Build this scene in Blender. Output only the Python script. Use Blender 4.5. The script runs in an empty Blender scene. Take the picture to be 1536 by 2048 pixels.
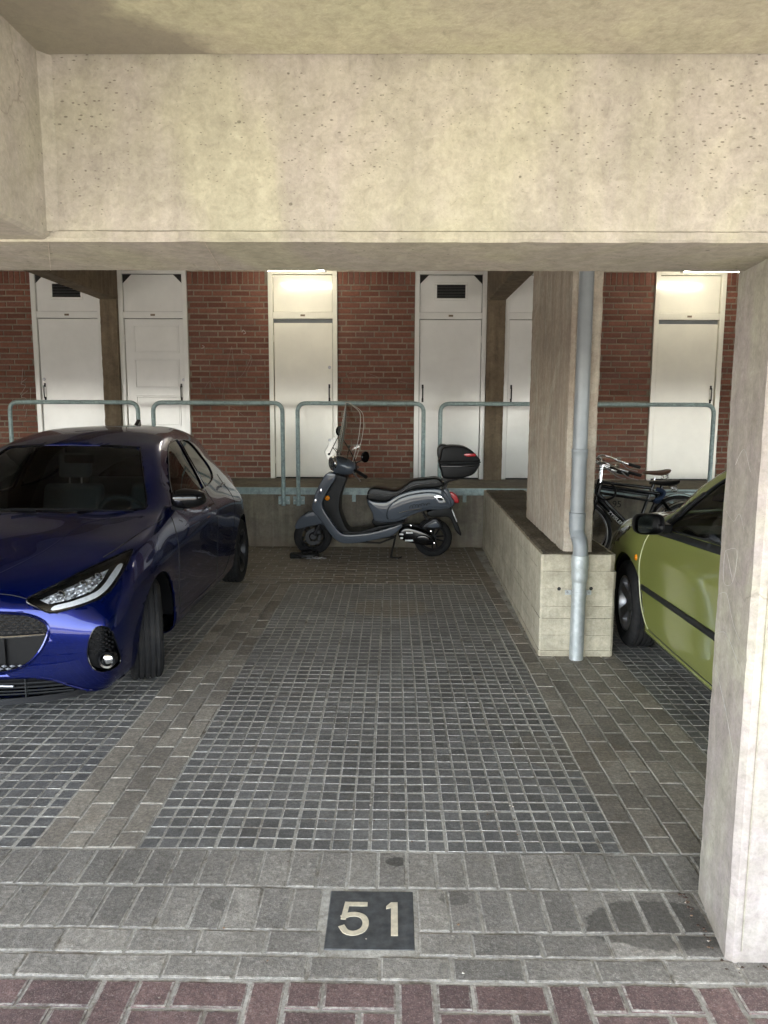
import bpy, bmesh, math, random
import numpy as np
from mathutils import Vector, Matrix
from mathutils.bvhtree import BVHTree
random.seed(51)
S = bpy.context.scene
COL = S.collection
rad = math.radians

# ------------------------------------------------------------------ camera
cam = bpy.data.cameras.new('camera')
cam_o = bpy.data.objects.new('camera', cam)
COL.objects.link(cam_o)
cam.sensor_fit = 'VERTICAL'
cam.sensor_height = 36.0
cam.lens = 36.0 * 1500.0 / 2048.0
cam.clip_start = 0.05
cam.clip_end = 3000
CAM = Vector((0, 0, 1.63))
PITCH, YAW, ROLL = rad(7.78), rad(0.6), rad(0.25)
fw = Vector((-math.sin(YAW) * math.cos(PITCH), math.cos(YAW) * math.cos(PITCH), -math.sin(PITCH)))
rt0 = fw.cross(Vector((0, 0, 1))).normalized()
up0 = rt0.cross(fw)
rt = rt0 * math.cos(ROLL) + up0 * math.sin(ROLL)
up = -rt0 * math.sin(ROLL) + up0 * math.cos(ROLL)
cam_o.matrix_world = Matrix(((rt.x, up.x, -fw.x, CAM.x), (rt.y, up.y, -fw.y, CAM.y), (rt.z, up.z, -fw.z, CAM.z), (0, 0, 0, 1)))
S.camera = cam_o

# ------------------------------------------------------------------ sky, sun, exposure
SUN_EL, SUN_AZ = 54.0, 250.0          # degrees; azimuth clockwise from +Y
w = bpy.data.worlds.new('World'); S.world = w; w.use_nodes = True
nt = w.node_tree; nt.nodes.clear()
sky = nt.nodes.new('ShaderNodeTexSky'); sky.sky_type = 'NISHITA'; sky.sun_disc = False
sky.sun_elevation = rad(SUN_EL); sky.sun_rotation = rad(SUN_AZ); sky.dust_density = 0.4
bg = nt.nodes.new('ShaderNodeBackground'); bg.inputs[1].default_value = 0.15
wo = nt.nodes.new('ShaderNodeOutputWorld')
hs = nt.nodes.new('ShaderNodeHueSaturation'); hs.inputs['Saturation'].default_value = .42     # thin white haze over the whole sky
nt.links.new(sky.outputs[0], hs.inputs['Color']); nt.links.new(hs.outputs[0], bg.inputs[0]); nt.links.new(bg.outputs[0], wo.inputs[0])
sl = bpy.data.lights.new('sun', 'SUN'); sl.energy = 5.0; sl.angle = rad(0.5); sl.color = (1, .95, .88)
so = bpy.data.objects.new('sun', sl); COL.objects.link(so)
sd = Vector((math.sin(rad(SUN_AZ)) * math.cos(rad(SUN_EL)), math.cos(rad(SUN_AZ)) * math.cos(rad(SUN_EL)), math.sin(rad(SUN_EL))))
so.rotation_euler = sd.to_track_quat('Z', 'Y').to_euler()
so.location = (0, -20, 30)
S.view_settings.view_transform = 'Standard'
S.view_settings.look = 'None'
S.view_settings.gamma = 1.0
S.view_settings.use_curve_mapping = False
S.view_settings.exposure = 3.65
S.render.engine = 'CYCLES'
S.cycles.use_denoising = True
S.cycles.max_bounces = 10
S.cycles.diffuse_bounces = 6
S.cycles.glossy_bounces = 5
S.cycles.transmission_bounces = 6
S.cycles.transparent_max_bounces = 12
S.cycles.caustics_reflective = False
S.cycles.caustics_refractive = False
S.cycles.sample_clamp_indirect = 6.0

def project(p):
    q = Vector(p) - CAM
    z = q.dot(fw)
    if z <= .05: return None
    return 768 + 1500 * q.dot(rt) / z, 1024 - 1500 * q.dot(up) / z, z

# ------------------------------------------------------------------ node helpers
class NT:
    def __init__(s, name):
        s.m = bpy.data.materials.new(name); s.m.use_nodes = True
        s.t = s.m.node_tree; s.t.nodes.clear()
        s.out = s.t.nodes.new('ShaderNodeOutputMaterial')
    def n(s, typ, **kw):
        nd = s.t.nodes.new(typ)
        for k, v in kw.items():
            if k == 'i':
                for a, b in v.items(): s.set(nd, a, b)
            else: setattr(nd, k, v)
        return nd
    def set(s, nd, a, b):
        if isinstance(b, bpy.types.NodeSocket): s.t.links.new(b, nd.inputs[a])
        else: nd.inputs[a].default_value = b
    def pos(s): return s.n('ShaderNodeNewGeometry').outputs['Position']
    def obj(s): return s.n('ShaderNodeTexCoord').outputs['Object']
    def scl(s, v, k):
        m = s.n('ShaderNodeMapping', i={0: v}); m.inputs['Scale'].default_value = k if hasattr(k, '__len__') else (k, k, k)
        return m.outputs[0]
    def noise(s, v, scale, detail=4, rough=.6, dist=0.0, which=0):
        return s.n('ShaderNodeTexNoise', i={'Vector': v, 'Scale': scale, 'Detail': detail, 'Roughness': rough, 'Distortion': dist}).outputs[which]
    def vor(s, v, scale, feat='F1', which=0, rnd=1.0):
        nd = s.n('ShaderNodeTexVoronoi', feature=feat, i={'Vector': v, 'Scale': scale}); nd.inputs['Randomness'].default_value = rnd
        return nd.outputs[which]
    def ramp(s, f, stops, interp='LINEAR'):
        r = s.n('ShaderNodeValToRGB', i={0: f}); cr = r.color_ramp; cr.interpolation = interp
        while len(cr.elements) < len(stops): cr.elements.new(.5)
        for e, (p, c) in zip(cr.elements, stops):
            e.position = p; e.color = (c, c, c, 1) if not hasattr(c, '__len__') else (*c[:3], 1)
        return r.outputs[0]
    def mix(s, f, a, b, blend='MIX'):
        m = s.n('ShaderNodeMix', data_type='RGBA', blend_type=blend)
        m.inputs[0].default_value = 0
        s.set(m, 0, f)
        for k, v in ((6, a), (7, b)):
            if isinstance(v, bpy.types.NodeSocket): s.t.links.new(v, m.inputs[k])
            else: m.inputs[k].default_value = (*v[:3], 1) if hasattr(v, '__len__') else (v, v, v, 1)
        return m.outputs[2]
    def math(s, op, a, b=0.0, c=0.0, clamp=False):
        m = s.n('ShaderNodeMath', operation=op, use_clamp=clamp)
        for k, v in ((0, a), (1, b), (2, c)): s.set(m, k, v)
        return m.outputs[0]
    def xyz(s, v):
        return s.n('ShaderNodeSeparateXYZ', i={0: v}).outputs
    def rnd(s):
        a = s.n('ShaderNodeObjectInfo').outputs['Random']; b = s.n('ShaderNodeNewGeometry').outputs['Random Per Island']
        return s.math('FRACT', s.math('ADD', a, b))
    def bump(s, h, strength=.4, dist=.005, nrm=None):
        b = s.n('ShaderNodeBump', i={'Strength': strength, 'Distance': dist, 'Height': h})
        if nrm is not None: s.t.links.new(nrm, b.inputs['Normal'])
        return b.outputs[0]
    def bsdf(s, color, rough=.6, metal=0.0, normal=None, coat=0.0, spec=.5, coat_rough=.03, trans=0.0, emis=None, estr=0.0):
        b = s.n('ShaderNodeBsdfPrincipled')
        if isinstance(color, bpy.types.NodeSocket): s.t.links.new(color, b.inputs['Base Color'])
        else: b.inputs['Base Color'].default_value = (*color[:3], 1)
        s.set(b, 'Roughness', rough); s.set(b, 'Metallic', metal)
        b.inputs['Specular IOR Level'].default_value = spec
        b.inputs['Coat Weight'].default_value = coat; b.inputs['Coat Roughness'].default_value = coat_rough
        b.inputs['Transmission Weight'].default_value = trans
        if emis is not None:
            b.inputs['Emission Color'].default_value = (*emis, 1); b.inputs['Emission Strength'].default_value = estr
        if normal is not None: s.t.links.new(normal, b.inputs['Normal'])
        s.t.links.new(b.outputs[0], s.out.inputs[0])
        return s.m

def simple(name, col, rough=.5, metal=0, coat=0, spec=.35, grain=.12, scale=60, bump=.0):
    t = NT(name); p = t.obj()
    n = t.noise(p, scale, 4)
    c = t.mix(1.0, col, t.ramp(n, [(.3, 1 - grain), (.7, 1 + grain * .6)]), 'MULTIPLY')
    r = t.math('ADD', rough - .06, t.math('MULTIPLY', t.noise(p, scale * .3, 3), .12))
    return t.bsdf(c, r, metal, t.bump(n, bump, .002) if bump else None, coat, spec)

def concrete(name, tones, pit=1.0, pitscale=16, rough=.85, big=1.3, bumpk=.5, streak=0.0, stain=None, low=0.0):
    t = NT(name); p = t.pos()
    n1 = t.noise(p, big, 7, .62, .6)
    n2 = t.noise(t.scl(p, (1, 1, 1.7)), 5.0, 6, .65, .3)
    n3 = t.noise(p, 90, 4, .7)
    c = t.ramp(n1, [(.30, tones[0]), (.45, tones[1]), (.55, tones[2]), (.70, tones[1])])
    c = t.mix(t.ramp(n2, [(.42, 0.0), (.70, .5)]), c, tones[3])
    n4 = t.noise(p, 26, 6, .75, .5)
    c = t.mix(1.0, c, t.ramp(n4, [(.30, .80), (.50, 1.0), (.68, 1.14)]), 'MULTIPLY')
    c = t.mix(1.0, c, t.ramp(n3, [(.25, .86), (.75, 1.1)]), 'MULTIPLY')
    if streak:
        st = t.noise(t.scl(p, (9, 9, .7)), 1.6, 5, .6)
        c = t.mix(1.0, c, t.ramp(st, [(.35, 1 - streak), (.6, 1.05)]), 'MULTIPLY')
    # pits: sparse voronoi cells of varied size
    v = t.vor(t.scl(p, (1, 1, 1.25)), pitscale); vc = t.vor(t.scl(p, (1, 1, 1.25)), pitscale, which=1)
    sel = t.xyz(vc)
    size = t.math('MULTIPLY', t.math('POWER', sel[0], 6.0), .10 * pit)
    clus = t.ramp(t.noise(p, 1.1, 3), [(.40, .35), (.66, 1.3)])
    size = t.math('MULTIPLY', size, clus)
    pm = t.math('MULTIPLY', t.math('SUBTRACT', size, v), 40.0, clamp=True)
    v2 = t.vor(t.scl(p, (1, 1, 2.2)), pitscale * 4); v2c = t.xyz(t.vor(t.scl(p, (1, 1, 2.2)), pitscale * 4, which=1))
    size2 = t.math('MULTIPLY', t.math('MULTIPLY', t.math('POWER', v2c[1], 6.0), .22 * pit), clus)
    pm2 = t.math('MULTIPLY', t.math('SUBTRACT', size2, v2), 20.0, clamp=True)
    allp = t.math('MAXIMUM', pm, pm2)
    c = t.mix(t.math('MULTIPLY', allp, .6), c, (.075, .062, .048))
    # hairline cracks
    e = t.n('ShaderNodeTexVoronoi', feature='DISTANCE_TO_EDGE', i={'Vector': t.n('ShaderNodeVectorMath', operation='ADD', i={0: p, 1: t.n('ShaderNodeVectorMath', operation='SCALE', i={0: t.noise(p, 4, 4, which=1), 3: .25}).outputs[0]}).outputs[0], 'Scale': .9}).outputs[0]
    crack = t.math('MULTIPLY', t.ramp(e, [(0.0, 1.0), (.0035, 0.0)]), t.ramp(t.noise(p, .8, 2), [(.56, 0.0), (.66, .4)]))
    c = t.mix(crack, c, (.12, .10, .075))
    if low:       # dirt splashed on the foot of the piece
        z = t.xyz(p)[2]
        d = t.math('MULTIPLY', t.math('SUBTRACT', low, t.math('ADD', z, t.math('MULTIPLY', t.noise(p, 6, 5), low * .9))), 6.0, clamp=True)
        c = t.mix(t.math('MULTIPLY', d, .55), c, (.12, .095, .065))
    if stain: c = stain(t, p, c)
    h = t.math('SUBTRACT', t.math('ADD', t.math('MULTIPLY', n3, .35), t.math('MULTIPLY', n4, .7)), t.math('MULTIPLY', allp, 2.2))
    return t.bsdf(c, rough, 0, t.bump(h, bumpk, .006), spec=.3)

def paver(name, c1, c2, c3, speck=(.42, .4, .36), speck_amt=.5, rough=.75, dust=.4, scale=1.0, bumpk=.6, rust=0.0, sand=(.38, .36, .32), mossy=.8):
    t = NT(name); p = t.pos(); r = t.rnd()
    base = t.ramp(r, [(0.0, c1), (.45, c2), (1.0, c3)])
    off = t.n('ShaderNodeVectorMath', operation='ADD', i={0: p, 1: t.n('ShaderNodeCombineXYZ', i={0: t.math('MULTIPLY', r, 37.0), 1: 0.0, 2: 0.0}).outputs[0]}).outputs[0]
    n = t.noise(off, 22 * scale, 6, .7); f = t.noise(off, 210 * scale, 3, .8)
    c = t.mix(1.0, base, t.ramp(n, [(.28, .74), (.5, 1.0), (.72, 1.3)]), 'MULTIPLY')
    c = t.mix(t.math('MULTIPLY', t.ramp(f, [(.54, 0.0), (.68, 1.0)]), speck_amt), c, speck)
    c = t.mix(t.ramp(f, [(.30, .6), (.42, 0.0)]), c, (c1[0] * .35, c1[1] * .35, c1[2] * .35))
    b = t.noise(p, 1.7, 5, .6, .4)
    c = t.mix(1.0, c, t.ramp(b, [(.30, .72), (.6, 1.12)]), 'MULTIPLY')
    y = t.xyz(p)
    # dust that has settled towards the unswept back of the bay, and in drifts
    dm = t.math('MULTIPLY', t.math('SUBTRACT', t.math('ADD', y[1], t.math('MULTIPLY', t.noise(p, 1.3, 5, .65), 3.4)), 7.4), .55, clamp=True)
    c = t.mix(t.math('MULTIPLY', dm, dust), c, (.19, .155, .11))
    if rust:
        rm = t.ramp(t.noise(p, 2.6, 4, .5), [(.62, 0.0), (.72, rust)])
        c = t.mix(rm, c, (.17, .10, .055))
    # a wet patch at the foot of the right pillar and a few old oil spots
    def spot(cx, cy, rx, ry, k):
        dx = t.math('MULTIPLY', t.math('SUBTRACT', y[0], cx), 1 / rx); dy = t.math('MULTIPLY', t.math('SUBTRACT', y[1], cy), 1 / ry)
        d = t.math('ADD', t.math('MULTIPLY', dx, dx), t.math('MULTIPLY', dy, dy))
        d = t.math('ADD', d, t.math('MULTIPLY', t.math('SUBTRACT', t.noise(p, 7, 4), .5), 1.5))
        return t.math('MULTIPLY', t.math('MULTIPLY', t.math('SUBTRACT', 1.0, d), 7.0, clamp=True), k)
    wet = t.math('MAXIMUM', spot(.86, 2.20, .26, .12, .6), t.math('MAXIMUM', spot(.03, 2.53, .045, .03, .7), spot(.22, 2.33, .05, .035, .5)))
    wet = t.math('MAXIMUM', wet, spot(-.55, 2.28, .05, .03, .35))
    c = t.mix(wet, c, (.035, .033, .03))
    dl = t.math('MAXIMUM', spot(.0, 6.05, .34, .30, .55), spot(.85, 3.45, .3, .22, .25))
    c = t.mix(dl, c, (.2, .155, .1))
    ar = t.n('ShaderNodeAttribute', attribute_name='arris').outputs['Fac']
    am = t.math('MULTIPLY', ar, t.ramp(t.noise(p, 45, 4, .7), [(.36, .1), (.60, .95)]))
    am = t.math('MULTIPLY', am, t.math('SUBTRACT', 1.0, t.math('MULTIPLY', dm, .6)))
    c = t.mix(am, c, t.mix(t.ramp(t.noise(p, 7, 5, .7), [(.52, 0.0), (.64, mossy)]), sand, (.10, .082, .06)))
    lum = t.noise(off, 70 * scale, 5, .75)
    c = t.mix(1.0, c, t.ramp(lum, [(.30, .62), (.52, 1.0), (.70, 1.5)]), 'MULTIPLY')
    hgt = t.math('ADD', t.math('ADD', t.math('MULTIPLY', n, .5), t.math('MULTIPLY', f, .4)), t.math('MULTIPLY', lum, .7))
    rg = t.math('SUBTRACT', t.math('ADD', rough - .12, t.math('MULTIPLY', n, .25)), t.math('MULTIPLY', wet, .25))
    return t.bsdf(c, rg, 0, t.bump(hgt, bumpk, .004), spec=.5)

def sandmat(name, c1, c2, moss=False):
    t = NT(name); p = t.pos()
    n = t.noise(p, 60, 5, .7); b = t.noise(p, 3, 4)
    c = t.mix(t.ramp(n, [(.3, 0.0), (.7, 1.0)]), c1, c2)
    c = t.mix(1.0, c, t.ramp(b, [(.3, .6), (.65, 1.1)]), 'MULTIPLY')
    if moss: c = t.mix(t.ramp(t.noise(p, 7, 5, .7), [(.54, 0.0), (.68, .7)]), c, (.13, .105, .075))
    return t.bsdf(c, .95, 0, t.bump(n, .8, .004), spec=.2)

def brickmat():
    t = NT('red brick'); p = t.pos(); r = t.rnd()
    base = t.ramp(r, [(0.0, (.150, .060, .042)), (.35, (.200, .080, .054)), (.7, (.235, .102, .070)), (1.0, (.175, .080, .063))])
    n = t.noise(p, 30, 6, .7)
    c = t.mix(1.0, base, t.ramp(n, [(.3, .72), (.7, 1.22)]), 'MULTIPLY')
    c = t.mix(t.ramp(t.noise(p, 120, 3, .7), [(.66, 0.0), (.78, .5)]), c, (.3, .2, .15))
    c = t.mix(t.ramp(t.noise(p, 1.4, 4), [(.5, 0.0), (.75, .35)]), c, (.09, .04, .03))
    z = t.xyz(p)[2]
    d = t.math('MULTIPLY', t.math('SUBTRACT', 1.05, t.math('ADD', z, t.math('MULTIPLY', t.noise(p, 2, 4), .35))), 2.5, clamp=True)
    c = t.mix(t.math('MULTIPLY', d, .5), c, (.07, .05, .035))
    return t.bsdf(c, .8, 0, t.bump(n, .6, .004), spec=.3)

def doorpaint(name, col):
    t = NT(name); p = t.pos()
    n = t.noise(t.scl(p, (1, 1, .25)), 30, 3); g = t.noise(p, 3, 4)
    c = t.mix(1.0, col, t.ramp(g, [(.3, .93), (.7, 1.03)]), 'MULTIPLY')
    z = t.xyz(p)[2]
    d = t.math('MULTIPLY', t.math('SUBTRACT', .98, t.math('ADD', z, t.math('MULTIPLY', t.noise(p, 9, 5), .4))), 3.0, clamp=True)
    c = t.mix(t.math('MULTIPLY', d, .35), c, (.3, .26, .2))
    c = t.mix(t.ramp(t.noise(p, 26, 5, .7), [(.70, 0.0), (.76, .5)]), c, (.35, .31, .25))
    r = t.math('ADD', .13, t.math('MULTIPLY', t.noise(p, 8, 4), .14))
    return t.bsdf(c, r, 0, t.bump(n, .10, .003), spec=1.0)

def carpaint(name, col, flake=.25, metal=0.0, rough=.5, coat=1.0):
    t = NT(name); p = t.obj()
    f = t.vor(p, 900, which=1)
    lum = t.xyz(f)[0]
    c = t.mix(t.math('MULTIPLY', lum, flake), col, (col[0] * 2.2, col[1] * 2.2, col[2] * 2.2))
    du = t.noise(p, 3, 5, .6)
    c = t.mix(t.ramp(du, [(.5, 0.0), (.9, .04)]), c, (.22, .2, .17))
    return t.bsdf(c, rough, metal, None, coat, .08, .012)

def glassmat(name, tint, rough=.0, base=.05, ior=1.5):
    t = NT(name)
    tr = t.n('ShaderNodeBsdfTransparent', i={0: (*tint, 1)})
    gl = t.n('ShaderNodeBsdfGlossy', i={0: (1, 1, 1, 1), 'Roughness': rough})
    fr = t.n('ShaderNodeFresnel', i={0: ior})
    mx = t.n('ShaderNodeMixShader', i={0: t.math('ADD', fr.outputs[0], base, clamp=True), 1: tr.outputs[0], 2: gl.outputs[0]})
    t.t.links.new(mx.outputs[0], t.out.inputs[0])
    return t.m

def tyremat():
    t = NT('tyre rubber'); p = t.obj()
    n = t.noise(p, 40, 4)
    wv = t.n('ShaderNodeTexNoise', i={'Vector': p, 'Scale': 14.0, 'Detail': 3.0}).outputs[0]
    c = t.mix(t.ramp(wv, [(.4, 0.0), (.8, .6)]), (.017, .017, .018), (.040, .038, .035))
    return t.bsdf(c, .75, 0, t.bump(n, .3, .002), spec=.12)

def galv(name, c1, c2, rough=.42, metal=.85):
    t = NT(name); p = t.pos()
    v = t.xyz(t.vor(t.scl(p, (1, 1, .7)), 55, which=1))[0]; n = t.noise(p, 14, 5)
    c = t.mix(t.math('MULTIPLY', t.math('ADD', v, n), .5), c1, c2)
    return t.bsdf(c, t.math('ADD', rough - .08, t.math('MULTIPLY', n, .2)), metal, t.bump(n, .1, .002))

def ceiling_stain(t, p, c):
    y = t.xyz(p)
    q = t.math('ADD', t.math('MULTIPLY', t.math('ADD', y[0], .60), 1.9), t.math('MULTIPLY', t.math('SUBTRACT', t.noise(p, 3.2, 5, .6), .5), 1.1))
    q2 = t.math('ADD', q, t.math('MULTIPLY', t.math('SUBTRACT', y[1], 1.75), -.9))
    m = t.ramp(q2, [(.02, .75), (.18, 0.0)])
    c = t.mix(m, c, (.165, .145, .12))
    return c

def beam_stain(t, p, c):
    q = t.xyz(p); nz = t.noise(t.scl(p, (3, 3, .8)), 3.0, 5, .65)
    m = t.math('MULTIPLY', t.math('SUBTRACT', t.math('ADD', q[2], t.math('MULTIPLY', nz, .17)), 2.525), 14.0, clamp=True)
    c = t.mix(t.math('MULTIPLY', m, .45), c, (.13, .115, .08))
    fl = t.noise(t.scl(p, (1, 1, 4.5)), 34, 4, .8)
    k = t.math('MULTIPLY', t.ramp(fl, [(.665, 0.0), (.70, .65)]), t.ramp(t.noise(p, 1.6, 3), [(.42, .0), (.6, 1.0)]))
    return t.mix(k, c, (.11, .095, .07))

M = {}
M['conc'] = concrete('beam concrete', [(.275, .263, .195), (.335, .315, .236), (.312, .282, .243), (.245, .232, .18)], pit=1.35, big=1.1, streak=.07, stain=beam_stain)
M['ceil'] = concrete('slab concrete', [(.36, .35, .24), (.41, .39, .275), (.37, .34, .26), (.29, .27, .20)], pit=.4, stain=ceiling_stain)
M['pill'] = concrete('pillar concrete', [(.32, .305, .25), (.39, .37, .305), (.335, .295, .28), (.235, .22, .175)], pit=.8, streak=.14, low=.2)
M['block'] = concrete('plinth concrete', [(.44, .40, .305), (.53, .485, .375), (.42, .375, .29), (.29, .255, .185)], pit=1.1, pitscale=22, streak=.15, low=.16)
M['col'] = concrete('column concrete', [(.44, .385, .31), (.52, .47, .39), (.43, .355, .285), (.35, .305, .25)], pit=.5, streak=.2, low=0)
M['plat'] = concrete('walkway concrete', [(.20, .18, .14), (.24, .22, .17), (.19, .165, .135), (.13, .12, .095)], pit=.7, streak=.25, low=.3)
M['pilas'] = concrete('pilaster concrete', [(.19, .145, .095), (.22, .17, .115), (.17, .13, .09), (.12, .095, .065)], pit=.8, streak=.25)
M['bounce_white'] = concrete('bounce white concrete', [(.66, .64, .58), (.72, .70, .64), (.64, .61, .56), (.55, .53, .48)], pit=.3)  # white chosen for the unseen rear ceiling to bounce more light inside
M['debris'] = sandmat('dirt crust', (.055, .044, .03), (.21, .18, .135))
M['joint'] = sandmat('joint sand', (.30, .285, .25), (.54, .52, .465), True)
M['mortar'] = sandmat('mortar', (.22, .185, .14), (.34, .295, .23))
M['road'] = sandmat('outdoor paving', (.30, .28, .25), (.42, .395, .35))
M['tile'] = paver('blue grey grid tile', (.110, .108, .103), (.138, .136, .130), (.172, .169, .161), speck=(.36, .37, .36), speck_amt=.35, rough=.5, dust=.5, bumpk=.5, sand=(.46, .445, .41), mossy=.0)
M['grey'] = paver('grey paving brick', (.155, .144, .127), (.205, .190, .168), (.27, .250, .218), speck=(.46, .44, .40), speck_amt=.5, rough=.72, dust=.6, bumpk=1.0)
M['brown'] = paver('brown grey paving brick', (.185, .164, .136), (.245, .219, .183), (.32, .287, .236), speck=(.36, .33, .28), speck_amt=.25, rough=.72, dust=.6, rust=.3)
M['redp'] = paver('dull red paving brick', (.098, .063, .060), (.125, .079, .075), (.155, .098, .090), speck=(.42, .38, .35), speck_amt=.45, rough=.75, dust=.3, bumpk=.9)
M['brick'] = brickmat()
M['white'] = doorpaint('white gloss paint', (.82, .815, .79))
M['cream'] = doorpaint('lamp tinted white gloss paint', (.83, .81, .72))  # white door paint with the warm light of the lamps put into its colour
M['teal'] = simple('teal grey rail paint', (.30, .39, .39), .42, 0, 0, .4, .3, 25, .15)
M['black'] = simple('black plastic', (.006, .006, .0065), .42, 0, 0, .16, .2, 80, .1)
M['blackg'] = simple('gloss black', (.004, .004, .0045), .10, 0, 0, .4)
M['dark'] = simple('dark trim', (.017, .018, .019), .5, 0, 0, .18)
M['iron'] = simple('black iron', (.02, .018, .016), .5, .3)
M['blue'] = carpaint('deep blue car paint', (.0008, .0060, .085), .06, .82, .25, .75)
M['green'] = carpaint('olive green car paint', (.165, .180, .050), .2)
M['scoot'] = carpaint('grey blue scooter paint', (.062, .073, .091), .12, 0.0, .5, .55)
M['chrome'] = simple('chrome', (.75, .75, .75), .12, 1.0)
M['alu'] = simple('alloy', (.36, .36, .37), .36, .85)
M['dalloy'] = simple('dark alloy', (.035, .035, .037), .4, .5, 0, .2)
M['tyre'] = tyremat()
M['glass'] = glassmat('car glass', (.60, .66, .64), .0, .0, 1.33)
M['clear'] = glassmat('clear plastic', (.90, .90, .89), .08, .045, 1.3)
M['lens'] = glassmat('lamp lens', (.93, .94, .95), .0, .04)
M['white_lamp'] = simple('white light guide', (.86, .88, .90), .25)
M['seat'] = simple('seat fabric', (.085, .105, .112), .8, 0, 0, .15, .3, 200, .2)
M['leather'] = simple('black leatherette', (.007, .007, .007), .36, 0, 0, .22, .2, 120, .2)
M['brown_l'] = simple('brown leather', (.09, .045, .025), .42, 0, 0, .5, .25, 60, .1)
M['orange'] = simple('orange lens', (.9, .30, .01), .2, 0, .5)
M['red'] = simple('red lens', (.38, .008, .012), .2, 0, .6)
M['galv'] = galv('galvanised steel', (.36, .39, .395), (.54, .57, .57), .5, .55)
M['pvc'] = simple('grey pvc', (.25, .27, .285), .34, 0, 0, .45, .12, 8)
M['plate'] = simple('dark number slab', (.070, .073, .075), .45, 0, 0, .5, .5, 30, .3)
M['numeral'] = simple('worn cream inlay', (.58, .52, .39), .6, 0, 0, .4, .2, 55, .1)
M['chalk'] = simple('chalk scratch', (.42, .36, .31), .9)
M['chalkw'] = simple('pale scratch', (.50, .48, .45), .9)
M['navy'] = simple('navy strap', (.008, .02, .05), .7)
M['label'] = simple('white sticker', (.75, .75, .75), .4)
M['ink'] = simple('black ink', (.02, .02, .02), .6)
t_ = NT('fluorescent tube'); M['tube'] = t_.bsdf((.9, .9, .85), .3, emis=(1.0, .92, .74), estr=3.6)

# ------------------------------------------------------------------ mesh helpers
def link(name, me, mat, parent=None, smooth=30):
    o = bpy.data.objects.new(name, me); COL.objects.link(o)
    if mat is not None and len(me.materials) == 0: me.materials.append(mat if not isinstance(mat, str) else M[mat])
    if parent is not None: o.parent = parent
    if smooth:
        me.shade_smooth(); me.set_sharp_from_angle(angle=rad(smooth))
    return o
def tag(o, label=None, cat=None, group=None, kind=None):
    if label: o['label'] = label
    if cat: o['category'] = cat; o['kind'] = 'thing'
    if group: o['group'] = group
    if kind: o['kind'] = kind
    return o
def empty(name, loc=(0, 0, 0), rz=0, label=None, cat=None, group=None):
    o = bpy.data.objects.new(name, None); COL.objects.link(o); o.location = loc; o.rotation_euler = (0, 0, rz); o.empty_display_size = .1
    return tag(o, label, cat, group)

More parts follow.
